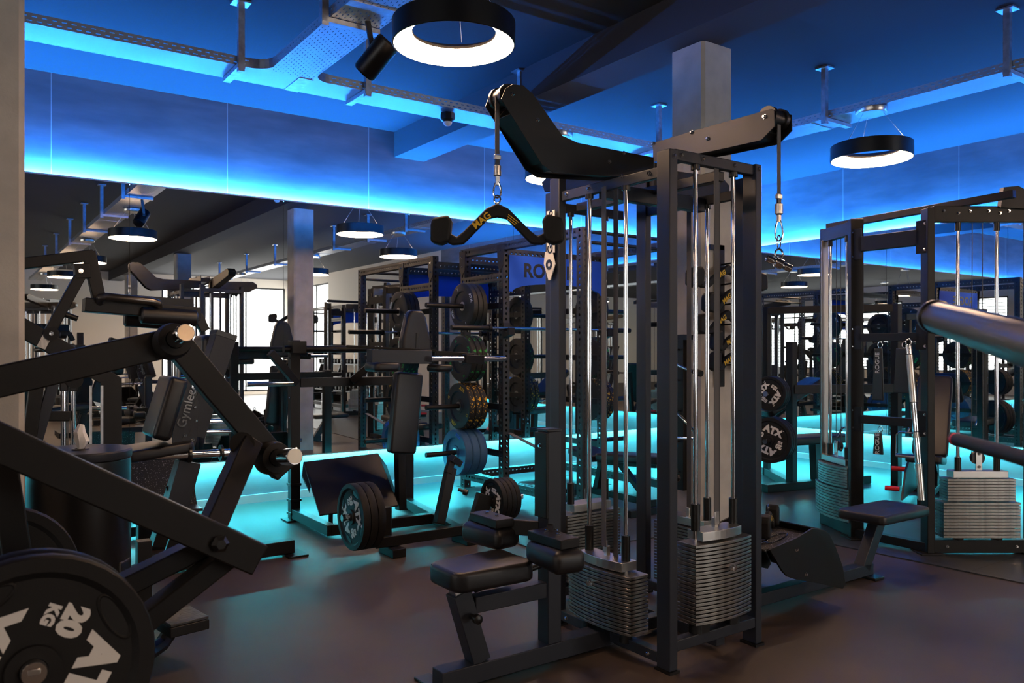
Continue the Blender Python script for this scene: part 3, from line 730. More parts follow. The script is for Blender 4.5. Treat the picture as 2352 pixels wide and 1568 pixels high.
hg = things('rotating_handle', 'small chrome rotating handle hanging under the right arm of the cable tower', 'grip handle', (hp2.x, hp2.y, 1.80))
part('eye', MB().path([V((hp2.x, hp2.y, 1.842)) + u * .017 * math.sin(q) + Z_ * .022 * math.cos(q) for q in [i * math.pi / 6 for i in range(12)]], .0045, 6, closed=True), CHROME, hg)
d = (u * .9 - Z_ * .42).normalized(); cc = V((hp2.x, hp2.y, 1.80))
part('handle_bar', MB().lathe([(.008, -.062), (.016, -.058), (.016, -.03), (.011, -.024), (.022, -.016), (.022, .016), (.011, .024), (.016, .03), (.016, .058), (.008, .062)], cc, d, 20), CHROME, hg)
# grip bar lying on the rowing shelf
gb = mag_bar((3.72, YR - .02, .515), (.80, .45, 0), .34, 'black paddle-ended grip bar lying on the speckled rowing shelf', drop=.06)
ch = things('hook_chain', 'chrome snap hook lying on the speckled rowing shelf before the grip bar', 'snap hook', (3.62, YR - .12, .35))
part('carabiner', MB().path([V((3.60, YR - .16, .420)) + V((.055 * math.cos(q), -.02 * math.cos(q) + .03 * math.sin(q), .022 * math.cos(q))) for q in [i * math.pi / 8 for i in range(16)]], .005, 8, closed=True), CHROME, ch)
part('link', MB().tube((3.43, YR - .14, .403), (3.54, YR - .15, .408), .005), CHROME, ch)

# ------------------------------------------------------------------ accessory rails on the centre column
ar = things('accessory_rail', 'black hook rail with pegs on the front face of the centre column', 'hook rail', (4.10, 3.51, 1.2))
part('rail', MB().bx(4.07, 4.13, 3.47, 3.509, 1.18, 2.10), STEEL, ar, bevel=.003)
part('rail_head', MB().box((4.06, 3.48, 2.08), (.13, .02, .03)), STEEL, ar)
for k in range(6): part('peg', MB().path([(4.10, 3.47, 1.97 - .13 * k), (4.10, 3.38, 1.975 - .13 * k), (4.10, 3.36, 2.0 - .13 * k)], .006, 6), STEEL, ar)
ar2 = things('accessory_rail', 'black hook rail on the left face of the centre column carrying chrome handles', 'hook rail', (3.97, 3.68, .5))
part('rail', MB().bx(3.925, 3.969, 3.64, 3.70, .50, 1.52), STEEL, ar2, bevel=.003)
part('rail_head', MB().box((3.93, 3.62, 1.50), (.03, .12, .03)), STEEL, ar2)
for k in range(5): part('peg', MB().path([(3.925, 3.67, 1.42 - .2 * k), (3.85, 3.67, 1.425 - .2 * k), (3.83, 3.67, 1.45 - .2 * k)], .006, 6), STEEL, ar2)
for k, (z, wd, dx, lb) in enumerate(((1.955, .62, 0, 'topmost and widest'), (1.80, .42, .0, 'second from the top'), (1.665, .48, -.01, 'third from the top'), (1.52, .34, .03, 'fourth from the top'), (1.39, .30, .03, 'lowest'))):
    mag_bar((4.10 + dx, 3.395 if k % 2 else 3.42, z), X_, wd, 'black V grip bar on the front of the centre column, ' + lb, drop=.06 if k > 2 else .10, eye=False, group='grip bars on the centre column')
# chrome handles on the left rail
hh = things('curl_bar', 'chrome short curved bar with black end hooked on the left column rail at chest height', 'grip handle', (3.85, 3.6, 1.35))
part('bar', MB().path([(3.83, 3.71, 1.34), (3.83, 3.62, 1.33), (3.82, 3.52, 1.30), (3.82, 3.46, 1.285)], .011, 10), CHROME, hh)
part('grip', MB().lathe([(.01, 0), (.016, .005), (.022, .05), (.02, .07)], (3.82, 3.462, 1.285), (0, -1, -.2), 16), RUBBER, hh, 'black end grip')
hh = things('triangle_handle', 'chrome triangular row handle hanging on the left column rail at hip height', 'grip handle', (3.83, 3.6, .9))
part('frame', MB().path([(3.82, 3.69, 1.03), (3.82, 3.62, 1.03), (3.82, 3.55, .985), (3.82, 3.44, .90), (3.82, 3.43, .865), (3.82, 3.50, .86), (3.82, 3.60, .855)], .009, 10), CHROME, hh)
hh = things('hanging_chain', 'chrome chain hanging on the left column rail', 'chain', (3.86, 3.69, 1.2))
for k in range(14): part('chain_link', MB().path([V((3.86, 3.71, 1.25 - .032 * k)) + (X_ if k % 2 else Y_) * .009 * math.cos(q) + Z_ * .019 * math.sin(q) for q in [i * math.pi / 4 for i in range(8)]], .003, 5, closed=True), CHROME, hh)
hh = things('triceps_rope', 'black triceps rope with ball end hanging low on the left column rail', 'rope', (3.84, 3.6, .6))
part('rope', MB().path([(3.83, 3.70, .85), (3.82, 3.66, .80), (3.82, 3.62, .68), (3.82, 3.60, .63)], .015, 10), RUBBER, hh)
part('ball_end', MB().lathe([(.004, -.026), (.018, -.02), (.026, 0), (.018, .02), (.004, .026)], (3.82, 3.597, .60), Z_, 20), PLASTIC, hh)
part('shackle', MB().path([V((3.83, 3.70, .875)) + Y_ * .014 * math.cos(q) + Z_ * .022 * math.sin(q) for q in [i * math.pi / 6 for i in range(12)]], .004, 6, closed=True), CHROME, hh)

# ------------------------------------------------------------------ power rack with storage, mirror side
def punched(parent, p0, p1, w_=.076, name='upright', face=(0, 1, 0)):
    p0 = V(p0); p1 = V(p1); L = (p1 - p0).length
    key = ('punch', round(L, 3), w_)
    if key not in KIDS:
        me = MB().bx(-w_ / 2, w_ / 2, -w_ / 2, w_ / 2, 0, L).mesh(name); me.materials.append(HOLED); KIDS[key] = me
    z = (p1 - p0).normalized(); x = V(face).cross(z).normalized(); y = z.cross(x)
    return inst(name, KIDS[key], parent, p0, Matrix((x, y, z)).transposed().to_quaternion())
def rack(name_label, ox, oy, sign_m, group=None):
    t = things('power_rack', name_label, 'power rack', (ox, oy, 0), group)
    xs = (ox, ox + 1.25); ys = (oy + .70, oy, oy - 1.17); H = 2.45
    for x in xs:
        for y in ys: 
            punched(t, (x, y, .012), (x, y, H)); part('base_plate', MB().box((x, y, .006), (.14, .14, .012)), STEEL, t, bevel=.002)
        punched(t, (x, ys[2] + .038, H - .038), (x, ys[0] - .038, H - .038), name='side_beam', face=(1, 0, 0))
        punched(t, (x, ys[2] + .038, .13), (x, ys[0] - .038, .13), name='side_beam', face=(1, 0, 0))
        punched(t, (x, ys[1] + .038, 2.12), (x, ys[0] - .038, 2.12), name='side_beam', face=(1, 0, 0))
        for y in (ys[0], ys[1]):
            part('gusset', MB().prism([(x - .044, y - .06, H - .02), (x - .044, y + .06, H - .02), (x - .044, y + .05, H - .22), (x - .044, y, H - .27), (x - .044, y - .05, H - .22)], (.006, 0, 0)), STEEL, t, bevel=.002)
            for z in (H - .08, H - .18): bolt(t, (x - .044, y, z), (-1, 0, 0))
        for y in ys: bolt(t, (x - .038, y, .13), (-1, 0, 0))
    for y in (ys[0], ys[1]): punched(t, (xs[0] + .038, y, H - .10), (xs[1] - .038, y, H - .10), name='cross_beam', face=(0, 1, 0))
    punched(t, (xs[0] + .038, ys[0], .13), (xs[1] - .038, ys[0], .13), name='cross_beam', face=(0, 1, 0))
    for dy, z in ((0, H - .03), (.0, H - .12)):
        part('pull_up_bar', MB().tube((xs[0] + .03, ys[2] + dy, z), (xs[1] - .03, ys[2] + dy, z), .016), STEEL, t)
    # sign board with lettering
    cx = ox + .625; y = ys[1] - .045
    pl = [(cx - .60, y, 2.33), (cx + .60, y, 2.33), (cx + .60, y, 1.98)] + [(cx + .56 * math.cos(R(a)), y, 1.98 + .09 * math.sin(R(a))) for a in range(0, 181, 12)] + [(cx - .60, y, 1.98)]
    sg = part('sign_board', MB().prism(pl, (0, -.006, 0)), sign_m, t, 'sign board with arched lower edge', bevel=.001)
    letters('ROGUE', .185, PLASTIC, sg, (cx - .12, y - .0075, 2.185), X_, Z_, bold=.006)
    for g in (-.27, -.135, .0, .13, .25):
        pass
    # j cups
    for x in xs:
        part('j_cup', MB().prism([(x - .05, ys[1] - .04, 1.53), (x - .05, ys[1] - .04, 1.68), (x - .05, ys[1] - .06, 1.68), (x - .05, ys[1] - .07, 1.595), (x - .05, ys[1] - .12, 1.585), (x - .05, ys[1] - .135, 1.63), (x - .05, ys[1] - .15, 1.63), (x - .05, ys[1] - .15, 1.56)], (.07, 0, 0)), STEEL, t, bevel=.002)
    for x, s in ((xs[0], -1), (xs[1], 1)):
        for z in (1.845, 1.335, .87, .42):
            part('storage_peg', MB().tube((x + s * .03, oy + .35, z), (x + s * .66, oy + .35, z), .0245, 16), STEEL, t)
            part('peg_plate', MB().box((x + s * .02, oy + .35, z), (.03, .72, .06)), STEEL, t, bevel=.002)
    part('safety_strap', MB().bar((xs[0] + .045, ys[1] - .02, .62), (xs[0] + .045, (ys[1] + ys[2]) / 2, .50), .05, .006).bar((xs[0] + .045, (ys[1] + ys[2]) / 2, .50), (xs[0] + .045, ys[2] + .03, .60), .05, .006), BEAD, t)
    return t
RX, RY = 4.37, 6.35
RK = rack('black punched steel power rack with blue sign board, against the long mirror', RX, RY, SIGNB)
def bars(x0, y, z, label):
    b = things('barbell', label, 'barbell', (x0, y, z))
    part('shaft', MB().tube((x0 + .42, y, z), (x0 + 1.78, y, z), .014), CHROME, b, 'bright bare steel shaft')
    for s in (0, 1):
        q = x0 + (0 if s == 0 else 1.80)
        part('sleeve', MB().tube((q, y, z), (q + .40, y, z), .025), STEEL, b, 'black sleeve')
        part('collar', MB().tube((x0 + (.40 if s == 0 else 1.77), y, z), (x0 + (.43 if s == 0 else 1.80), y, z), .036), STEEL, b)
    return b
bars(3.72, RY - .10, 1.622, 'barbell with black sleeves resting on the hooks of the blue-signed rack')
def peg_plates(x, s, oy, rk, sets, group):
    for z, st, n, w0, th, nm in sets:
        for k in range(n):
            xx = x + s * (.10 + th * (n - k - .5) + .0)
            pos = 'outermost' if k == 0 else ('innermost' if k == n - 1 else 'middle')
            plate((xx, oy + .35, z), (s, 0, 0), .225, th - .003, st, '%s %s bumper plate on the %s peg, %s' % (pos, st if st != 'black' else 'plain black', nm, rk), group, texts=(k == 0), rot=25 + 40 * (z < 1))
PS = [(1.845, 'black', 3, 0, .055, 'top'), (1.335, 'green', 3, 0, .062, 'second'), (.87, 'yellow', 3, 0, .07, 'third'), (.42, 'blue', 3, 0, .085, 'bottom')]
peg_plates(RX, -1, RY, 'left side of rack', PS, 'bumper plates on the left side of the rack')
peg_plates(RX + 1.25, 1, RY, 'right side of rack', [(1.845, 'black', 2, 0, .055, 'top'), (1.335, 'green', 2, 0, .062, 'second'), (.87, 'yellow', 3, 0, .07, 'third')], 'bumper plates on the right side of the rack')

# ------------------------------------------------------------------ generic adjustable bench
def bench(label, loc, rz, back=35, group=None, seatm=LEATHER):
    t = things('adjustable_bench', label, 'bench', (0, 0, 0), group)
    part('base_rail', MB().bar((-.55, 0, .09), (.60, 0, .09), .06, .06), STEEL, t, bevel=.003)
    part('foot', MB().box((-.55, 0, .03), (.07, .62, .06)), STEEL, t, bevel=.004); part('foot', MB().box((.60, 0, .03), (.07, .44, .06)), STEEL, t, bevel=.004)
    part('post', MB().bar((.20, 0, .10), (.12, 0, .38), .06, .06, (1, 0, 0)), STEEL, t, bevel=.003)
    part('brace', MB().bar((-.45, 0, .12), (-.10, 0, .40), .05, .05), STEEL, t, bevel=.003)
    part('seat_pad', MB().pad((.30, 0, .43), (.36, .30, .07), Matrix.Rotation(R(-8), 3, 'Y'), .05, .02), seatm, t)
    a = R(back); d = V((-math.cos(a), 0, math.sin(a)))
    part('back_pad', MB().pad(V((.08, 0, .43)) + d * .42, (.84, .30, .07), Matrix.Rotation(a, 3, 'Y'), .05, .02), seatm, t)
    part('back_frame', MB().bar(V((.10, 0, .37)), V((.10, 0, .37)) + d * .7, .06, .04), STEEL, t, bevel=.003)
    t.location = loc; t.rotation_euler = (0, 0, R(rz)); return t

# ------------------------------------------------------------------ plate-loaded row / squat machine in the middle
M = things('plate_loaded_row', 'black plate-loaded rowing machine with chest pad and tilted foot plate before the mirror', 'leverage machine', (2.9, 6.0, 0))
def mb_(name, mb, m=STEEL, bevel=.004, label=None): return part(name, mb, m, M, label, bevel)
mb_('rear_post', MB().bx(2.32, 2.40, 6.48, 6.56, .012, 1.50)); mb_('rear_post', MB().bx(3.34, 3.42, 6.40, 6.48, .012, 1.20))
for x, y in ((2.36, 6.52), (3.38, 6.44)): mb_('base_plate', MB().box((x, y, .006), (.17, .17, .012)), bevel=.002)
mb_('cross_beam', MB().bar((2.40, 6.50, 1.145), (3.36, 6.46, 1.145), .06, .075))
mb_('upper_bar', MB().tube((2.25, 6.46, 1.425), (3.0, 6.46, 1.425), .03), STEEL, 0)
mb_('bar_bracket', MB().box((2.36, 6.44, 1.44), (.12, .10, .10)))
mb_('diagonal', MB().bar((2.12, 6.40, 1.40), (2.36, 6.46, 1.14), .05, .06)); mb_('diagonal', MB().bar((2.84, 6.45, 1.15), (3.10, 6.35, 1.38), .05, .06))
mb_('handle', MB().tube((1.90, 6.30, 1.15), (2.30, 6.40, 1.145), .02), CHROME, 0, 'chrome side handle')
for z in (1.45, 1.35, 1.14, 1.02): bolt(M, (2.32, 6.50, z), (-1, 0, 0))
for z in (.30, .17, .06): mb_('collar', MB().box((2.36, 6.52, z), (.095, .095, .02)), PLASTIC, .002)
# base
mb_('base_rail', MB().bar((2.36, 6.50, .06), (2.36, 5.72, .06), .07, .08)); mb_('base_rail', MB().bar((3.36, 6.44, .06), (3.12, 5.10, .06), .07, .08))
mb_('base_rail', MB().bar((2.36, 5.75, .06), (3.22, 5.68, .06), .07, .08)); mb_('front_rail', MB().bar((2.38, 5.03, .10), (3.40, 5.04, .10), .07, .07))
mb_('front_foot', MB().box((2.52, 5.03, .03), (.10, .22, .06))); mb_('front_foot', MB().box((3.12, 5.04, .03), (.10, .22, .06)))
mb_('base_foot', MB().box((2.62, 5.74, .01), (.16, .16, .02)))
mb_('hinge_knob', MB().tube((2.46, 5.98, .02), (2.46, 5.98, .22), .018).tube((2.46, 5.98, .14), (2.46, 5.98, .18), .03), PLASTIC, 0)
# tilted foot plate
a_, b_, c_, d_ = PX(697, 1060, y=6.20), PX(868, 1040, y=6.25), PX(915, 1160, y=5.85), PX(735, 1182, y=5.80)
n_ = (b_ - a_).cross(d_ - a_).normalized() * .015
mb_('foot_plate', MB().prism([a_, b_, c_, d_], n_), STEEL, .002, 'large tilted foot plate')
mb_('plate_wing', MB().prism([b_, PX(888, 1068, y=6.3), PX(917, 1152, y=5.95), c_], n_), STEEL, .002)
mb_('plate_tab', MB().prism([PX(697, 1062, y=6.2), PX(694, 1092, y=6.15), PX(712, 1130, y=6.0), PX(716, 1100, y=6.05)], n_), STEEL, .002)
mb_('plate_strut', MB().bar(((a_ + c_) / 2 + V((0, .04, 0))), (2.85, 6.3, .10), .06, .06))
# column with pads
mb_('pad_column', MB().bar((3.06, 5.95, .10), (3.05, 5.98, 1.20), .07, .08, (0, 1, 0)))
mb_('long_pad', MB().pad(PX(930, 948, y=5.85), (.24, .66, .09), Matrix.Rotation(R(6), 3, 'Y') @ Matrix.Rotation(R(-90), 3, 'X') @ Matrix.Rotation(0, 3, 'Z'), .03, .02), LEATHER, 0, 'long vertical vinyl pad')
ct = PX(952, 770, y=5.80)
Mc = Matrix.Rotation(R(-78), 3, 'X')
po = [(-.135, -.20), (.135, -.20), (.13, -.04), (.085, .15), (.055, .205), (-.055, .205), (-.085, .15), (-.13, -.04)]
mb_('chest_pad', MB().prism([ct + V((x, -.05 + .0 * z, z)) for x, z in po], (0, .09, 0)), LEATHER, .022, 'tapered chest pad')
mb_('chest_pad_groove', MB().prism([ct + V((x, -.056, z)) for x, z in ((-.02, -.20), (.02, -.20), (.012, .02), (-.012, .02))], (0, .012, 0)), PLASTIC, .003)
mb_('head_box', MB().bar(PX(848, 818, y=5.65), PX(985, 820, y=5.60), .13, .105), STEELB)
mb_('head_box_top', MB().bar(PX(795, 795, y=5.9), PX(1000, 806, y=5.62), .16, .02), STEEL)
mb_('side_pad', MB().pad(PX(878, 842, y=5.60), (.22, .22, .07), None, .04, .025), LEATHER, 0)
mb_('side_pad', MB().pad(PX(1010, 845, y=5.60), (.16, .20, .06), None, .04, .025), LEATHER, 0)
g0, g1 = PX(990, 824, y=5.48), PX(1160, 823, y=5.48)
mb_('grip_tube', MB().tube(g0, PX(1070, 824, y=5.48), .021), CHROME, 0, 'polished grip tube'); mb_('grip_tube', MB().tube(PX(1105, 824, y=5.48), g1, .021), CHROME, 0, 'polished grip tube')
mb_('grip_block', MB().bar(PX(1066, 824, y=5.48), PX(1108, 826, y=5.48), .07, .07)); mb_('grip_arm', MB().bar(PX(1000, 812, y=5.62), PX(1088, 818, y=5.52), .05, .05))
# tilted tube with clamp in front
mb_('lever_post', MB().bar((3.00, 5.22, .12), (3.14, 5.28, .52), .065, .075, (1, 0, 0))); mb_('lever_clamp', MB().bar((3.10, 5.26, .48), (3.16, 5.29, .60), .05, .05, (1, 0, 0)))
mb_('lever_head', MB().bar((3.13, 5.25, .60), (3.22, 5.28, .54), .05, .05, (0, 1, 0)), CONC if False else STEELB)
mb_('lever_knob', MB().lathe([(.006, 0), (.012, 0), (.012, .04), (.024, .045), (.024, .075), (.01, .08)], (3.17, 5.22, .36), (.6, -.6, -.3), 16), PLASTIC, 0)
mb_('peg_arm', MB().bar((3.20, 5.02, .12), (3.28, 5.02, .34), .05, .13, (1, 0, 0)))
mb_('weight_peg', MB().tube((2.16, 5.06, .29), (2.50, 5.06, .29), .024), CHROME, 0); mb_('weight_peg', MB().tube((3.24, 5.02, .29), (3.62, 5.02, .29), .024), CHROME, 0)
mb_('peg_arm', MB().bar((2.47, 5.06, .12), (2.47, 5.06, .33), .05, .10, (1, 0, 0)))
for k in range(3):
    plate((2.245 + .055 * k, 5.06, .29), (-1, 0, 0), .225, .05, 'iron20', '%s 20 kg plate of the three on the left end of the rowing machine' % ('outermost', 'middle', 'innermost')[k], 'plates on the left of the rowing machine', rot=20, texts=k == 0)
for k in range(4):
    plate((3.36 + .042 * k, 5.02, .29), (-1, 0, 0), .16, .038, 'iron15', '%s small plate of the four on the right end of the rowing machine' % ('first', 'second', 'third', 'fourth')[k], 'plates on the right of the rowing machine', rot=-10, texts=k == 0)

# ------------------------------------------------------------------ seated press with maker's side plate (left, by the mirror)
S = things('seated_press', 'black seated press machine with tilted back pad and slanted box column beside the mirror', 'leverage machine', (1.0, 5.2, 0))
def sp(name, mb, m=STEEL, bevel=.004, label=None): return part(name, mb, m, S, label, bevel)
Y5 = 5.15
def Q(x, y, d=0): return PX(x, y, y=Y5 + d)
sp('side_plate', MB().prism([Q(432, 862), Q(458, 930), Q(452, 1010), Q(430, 1080), Q(395, 1030), Q(398, 970)], (0, .012, 0)), STEELB, .001, 'steel side plate with cut slots')
letters('Gymleco', .078, CHROME, S, Q(431, 930, -.004), Q(443, 892) - Q(421, 968), V((-1, 0, .3)), bold=.001)
for x, y in ((440, 900), (447, 935), (450, 966), (425, 1000), (418, 915), (443, 1010)): bolt(S, Q(x, y), (0, -1, 0))
for x, y in ((448, 930), (423, 1003), (437, 995)): sp('slot', MB().bar(Q(x - 3, y + 8, -.001), Q(x + 3, y - 8, -.001), .003, .012, (1, 0, 0)), PLASTIC, 0)
pd = (Q(413, 868) - Q(372, 1000)); L_ = pd.length; ang = math.atan2(pd.x, pd.z)
sp('back_pad', MB().pad(Q(378, 935, .02), (.11, .34, L_ + .02), Matrix.Rotation(ang, 3, 'Y'), .03, .03), LEATHER, 0, 'tilted vinyl back pad')
sp('pad_frame', MB().bar(Q(400, 880, .15), Q(370, 1010, .15), .05, .05))
sp('seat_pad', MB().pad(Q(355, 1032, .10), (.40, .36, .07), Matrix.Rotation(R(-6), 3, 'Y'), .05, .02), LEATHER, 0)
sp('box_column', MB().bar(Q(440, 1000, .2), Q(512, 775, .2), .13, .15, (0, 1, 0)), STEELB)
sp('column_cap', MB().bar(Q(511, 776, .2), Q(515, 764, .2), .135, .155, (0, 1, 0)), PLASTIC, .002)
sp('rear_pad', MB().pad(Q(470, 830, .5), (.10, .30, .36), None, .05, .04), LEATHER, 0)
sp('rear_leg', MB().bar(Q(435, 1060), Q(395, 1200), .06, .13, (0, 0, 1)), STEELB)
sp('main_tube', MB().bar(Q(420, 1060, .05), Q(360, 1250, .1), .07, .12, (0, 1, 0)))
sp('weight_peg', MB().tube(Q(312, 1049, -.05), Q(590, 1036, -.05), .025), CHROME, 0, 'long polished weight peg'); sp('peg_stop', MB().lathe([(.026, 0), (.05, .0), (.05, .015), (.026, .015)], Q(432, 1043, -.05), X_, 24, cap=False), PLASTIC, 0)
sp('peg_stop', MB().lathe([(.026, 0), (.05, .0), (.05, .015), (.026, .015)], Q(505, 1040, -.05), X_, 24, cap=False), PLASTIC, 0)
sp('storage_peg', MB().tube(Q(452, 968, .2), Q(530, 966, .2), .014), CHROME, 0); sp('storage_peg', MB().tube(Q(448, 992, .2), Q(530, 990, .2), .014), CHROME, 0)
f0 = PX(335, 1320, h=.012)
sp('base_rail', MB().bar((f0.x, f0.y, .06), (f0.x + .95, f0.y + .02, .06), .08, .09)); sp('base_foot', MB().box((f0.x, f0.y, .006), (.14, .20, .012)), bevel=.002)
sp('base_foot', MB().box((f0.x + .95, f0.y, .006), (.14, .20, .012)), bevel=.002)
sp('gusset', MB().prism([(f0.x + .10, f0.y, .10), (f0.x + .16, f0.y, .28), (f0.x + .45, f0.y, .34), (f0.x + .5, f0.y, .10)], (0, .03, 0)))
sp('upright_tube', MB().bar((f0.x + .3, f0.y + .1, .1), Q(400, 1120, .05), .08, .08, (0, 1, 0)))
sp('rear_rail', MB().bar(PX(285, 1222, h=.06), PX(335, 1216, h=.06), .07, .07)); 
# calf block with speckled rubber, further back
cb = things('leg_press_board', 'tall speckled rubber foot board with a chequer plate step, near the mirror', 'foot board', (.9, 6.2, 0))
b0, b1, b2, b3 = PX(300, 1052, y=6.3), PX(435, 1048, y=6.3), PX(457, 1180, y=6.1), PX(300, 1190, y=6.1)
nn = V((0, .04, .01))
part('board', MB().prism([b0, b1, b2, b3], nn), SPECK, cb, 'speckled rubber board', bevel=.004)
part('step', MB().bar(PX(300, 1172, y=6.0), PX(458, 1165, y=6.0), .20, .02, (0, 0, 1)), DIAM, cb, 'chequer plate step', bevel=.002)
part('stand', MB().bx(b3.x + .05, b2.x - .05, 6.10, 6.20, 0, b2.z), STEEL, cb, bevel=.003)

# ------------------------------------------------------------------ wipe dispenser bin
bc = PX(183, 1200, z=3.45); bx_, by_ = bc.x, bc.y
bn = things('wipe_dispenser', 'round black floor-standing wipe dispenser bin with a white wipe sticking out of its top', 'dispenser bin', (bx_, by_, 0))
part('body', MB().lathe([(.185, 0), (.20, .02), (.20, .95), (.196, .955)], (bx_, by_, 0), Z_, 48), PLASTIC, bn)
part('lid', MB().lathe([(.203, .955), (.205, .96), (.205, .985), (.198, .992)], (bx_, by_, 0), Z_, 48), STEELB, bn, 'flat lid')
part('opening_ring', MB().lathe([(.022, .992), (.036, .992), (.034, .998), (.022, .998)], (bx_, by_ - .02, 0), Z_, 24, cap=False), PLASTIC, bn)
sd = V((.80, -.60, 0)); q0 = V((bx_, by_, 0)) + sd * .19
part('waste_slot', MB().bar(q0 + Z_ * .28 + V((0, 0, 0)), q0 + Z_ * .52, .10, .03, sd), STEEL, bn, 'recessed waste flap', bevel=.012)
wp = solo('paper_wipe', MB().path([(bx_, by_ - .02, .993), (bx_ + .006, by_ - .02, 1.03), (bx_ - .004, by_ - .025, 1.07), (bx_ + .004, by_ - .02, 1.10)], .02, 7, rs=[.010, .030, .024, .012]), PAPER, 'crumpled white wipe poking up from the dispenser lid', 'wipe')

# ------------------------------------------------------------------ hack-type machine with roller pads, far left
Hm = things('thigh_press_machine', 'black machine with twin roller pads, long handle and guide rods, upper left behind the bin', 'leverage machine', (.9, 4.6, 0))
def hp_(name, mb, m=STEEL, bevel=.004, label=None): return part(name, mb, m, Hm, label, bevel)
YH = 4.55
def H_(x, y, d=0): return PX(x, y, y=YH + d)
hp_('lever_beam', MB().bar(H_(-20, 614), H_(214, 586), .06, .055)); hp_('lever_drop', MB().bar(H_(203, 578), H_(228, 690), .06, .06, (0, 1, 0)))
hp_('pad_box', MB().bar(H_(192, 700), H_(455, 722), .13, .07), STEEL); hp_('pad_box_rear', MB().bar(H_(218, 688), H_(440, 702, .10), .05, .07))
hp_('grip_rail', MB().path([H_(228, 696, -.05), H_(232, 682, -.10), H_(245, 681, -.11), H_(350, 692, -.11), H_(362, 696, -.10), H_(365, 706, -.05)], .020, 14), GUN, 0, 'polished handle rail')
for x0, x1, yy, dd in ((322, 452, 725, -.06), (285, 400, 732, .10)):
    p0, p1 = H_(x0, yy - 2, dd), H_(x1, yy + 6, dd); dv = (p1 - p0)
    hp_('roller_pad', MB().path([p0, p0 + dv * .03, p0 + dv * .5, p0 + dv * .97, p1], .045, 20, rs=[.036, .045, .046, .045, .036]), LEATHER, 0, 'stitched roller pad')
hp_('link', MB().bar(H_(190, 622), H_(112, 765), .05, .07, (0, 1, 0))); hp_('link_inner', MB().bar(H_(125, 738), H_(92, 800), .045, .06, (0, 1, 0)), BRUSH, .003, 'bare steel inner link')
hp_('link_eye', MB().tube(H_(118, 766, -.04), H_(118, 766, .04), .035), PLASTIC, 0); hp_('link_eye', MB().bar(H_(186, 606), H_(190, 640), .07, .075, (0, 1, 0)))
bolt(Hm, H_(186, 622, -.04), (0, -1, 0)); bolt(Hm, H_(118, 766, -.042), (0, -1, 0))
hp_('lower_beam', MB().bar(H_(20, 735), H_(160, 815), .06, .09)); hp_('adjust_pin', MB().tube(H_(150, 722, -.02), H_(178, 732, -.02), .014), PLASTIC, 0)
hp_('front_post', MB().bar(H_(90, 840), H_(60, 1060), .06, .07, (0, 1, 0))); hp_('frame_post', MB().bar(H_(122, 880), H_(70, 1060), .05, .05, (0, 1, 0)), STEELB)
hp_('shroud', MB().prism([H_(180, 858), H_(250, 850), H_(280, 868), H_(282, 1340), H_(232, 1340), H_(232, 880), H_(205, 866)], (0, .02, 0)), STEEL, .002, 'dark folded shroud')
for x in (208, 234): hp_('shroud_edge', MB().bar(H_(x, 885, -.02), H_(x, 1330, -.02), .012, .012, (0, 1, 0)), ZINC, .001)
for x in (146, 168): hp_('guide_rod', MB().tube(H_(x, 896), H_(x, 1360), .0125), CHROME, 0); hp_('rod_head', MB().bar(H_(x, 868), H_(x, 898), .035, .035, (0, 1, 0)), PLASTIC)
hp_('belt', MB().bar(H_(156, 875), H_(156, 1340), .004, .018, (0, 1, 0)), BEAD, 0); hp_('rod_pulley', MB().tube(H_(171, 873, -.03), H_(171, 873, .03), .04), PLASTIC, 0)
hp_('cross_tube', MB().bar(H_(60, 955), H_(160, 955), .04, .05)); hp_('base_frame', MB().bar(H_(60, 1430), H_(400, 1280), .08, .09))
for x in (60, 330): hp_('leg', MB().bar(H_(x, 1060 if x < 100 else 1240), V((H_(x, 1060).x, YH, .0)), .07, .07, (0, 1, 0)))
hp_('seat_tube', MB().bar(H_(452, 722), H_(470, 760), .05, .05, (0, 1, 0)))

# ------------------------------------------------------------------ near plate-loaded machine, front left
K = things('plate_loaded_press', 'large dark leverage machine filling the lower left with two bright weight horns', 'leverage machine', (.6, 2.3, 0))
def kp(name, mb, m=STEEL, bevel=.004, label=None): return part(name, mb, m, K, label, bevel)
YK = 2.42; dk = V((0, -1, .14)).normalized()
J1, J2 = PX(400, 790, y=YK), PX(628, 1058, y=YK)
kp('upper_arm', MB().bar(PX(-160, 912, y=YK), PX(405, 783, y=YK), .06, .080)); kp('front_arm', MB().bar(PX(402, 785, y=YK), PX(652, 1082, y=YK), .06, .074))
for j, L in ((PX(386, 790, y=YK), .21), (PX(615, 1053, y=YK), .235)):
    kp('horn_collar', MB().lathe([(.026, -.02), (.048, -.02), (.05, .03), (.044, .06), (.026, .062)], j + dk * .03, dk, 32, cap=False), RUBBER, 0)
    kp('weight_horn', MB().lathe([(.0245, 0), (.0245, L - .003), (.022, L)], j, dk, 36), CHROME, 0, 'polished round weight horn'); kp('horn_cap', MB().lathe([(.0215, 0), (.0215, .0015)], j + dk * L, dk, 36), CAPM, 0, 'turned steel end face')
kp('rear_link', MB().bar(PX(572, 1015, y=2.36), PX(485, 1212, y=2.20), .06, .062, (0, 1, 0))); kp('link_top', MB().tube(PX(556, 1020, y=2.33), PX(556, 1020, y=2.40), .035), STEEL, 0)
YB = 2.02
kp('long_beam', MB().bar(PX(-180, 935, y=YB), PX(590, 1282, y=YB), .06, .078)); kp('beam_nut', MB().lathe([(.02, 0), (.022, .012), (.012, .02)], PX(503, 1247, y=YB - .03), (0, -1, 0), 6), PLASTIC, 0)
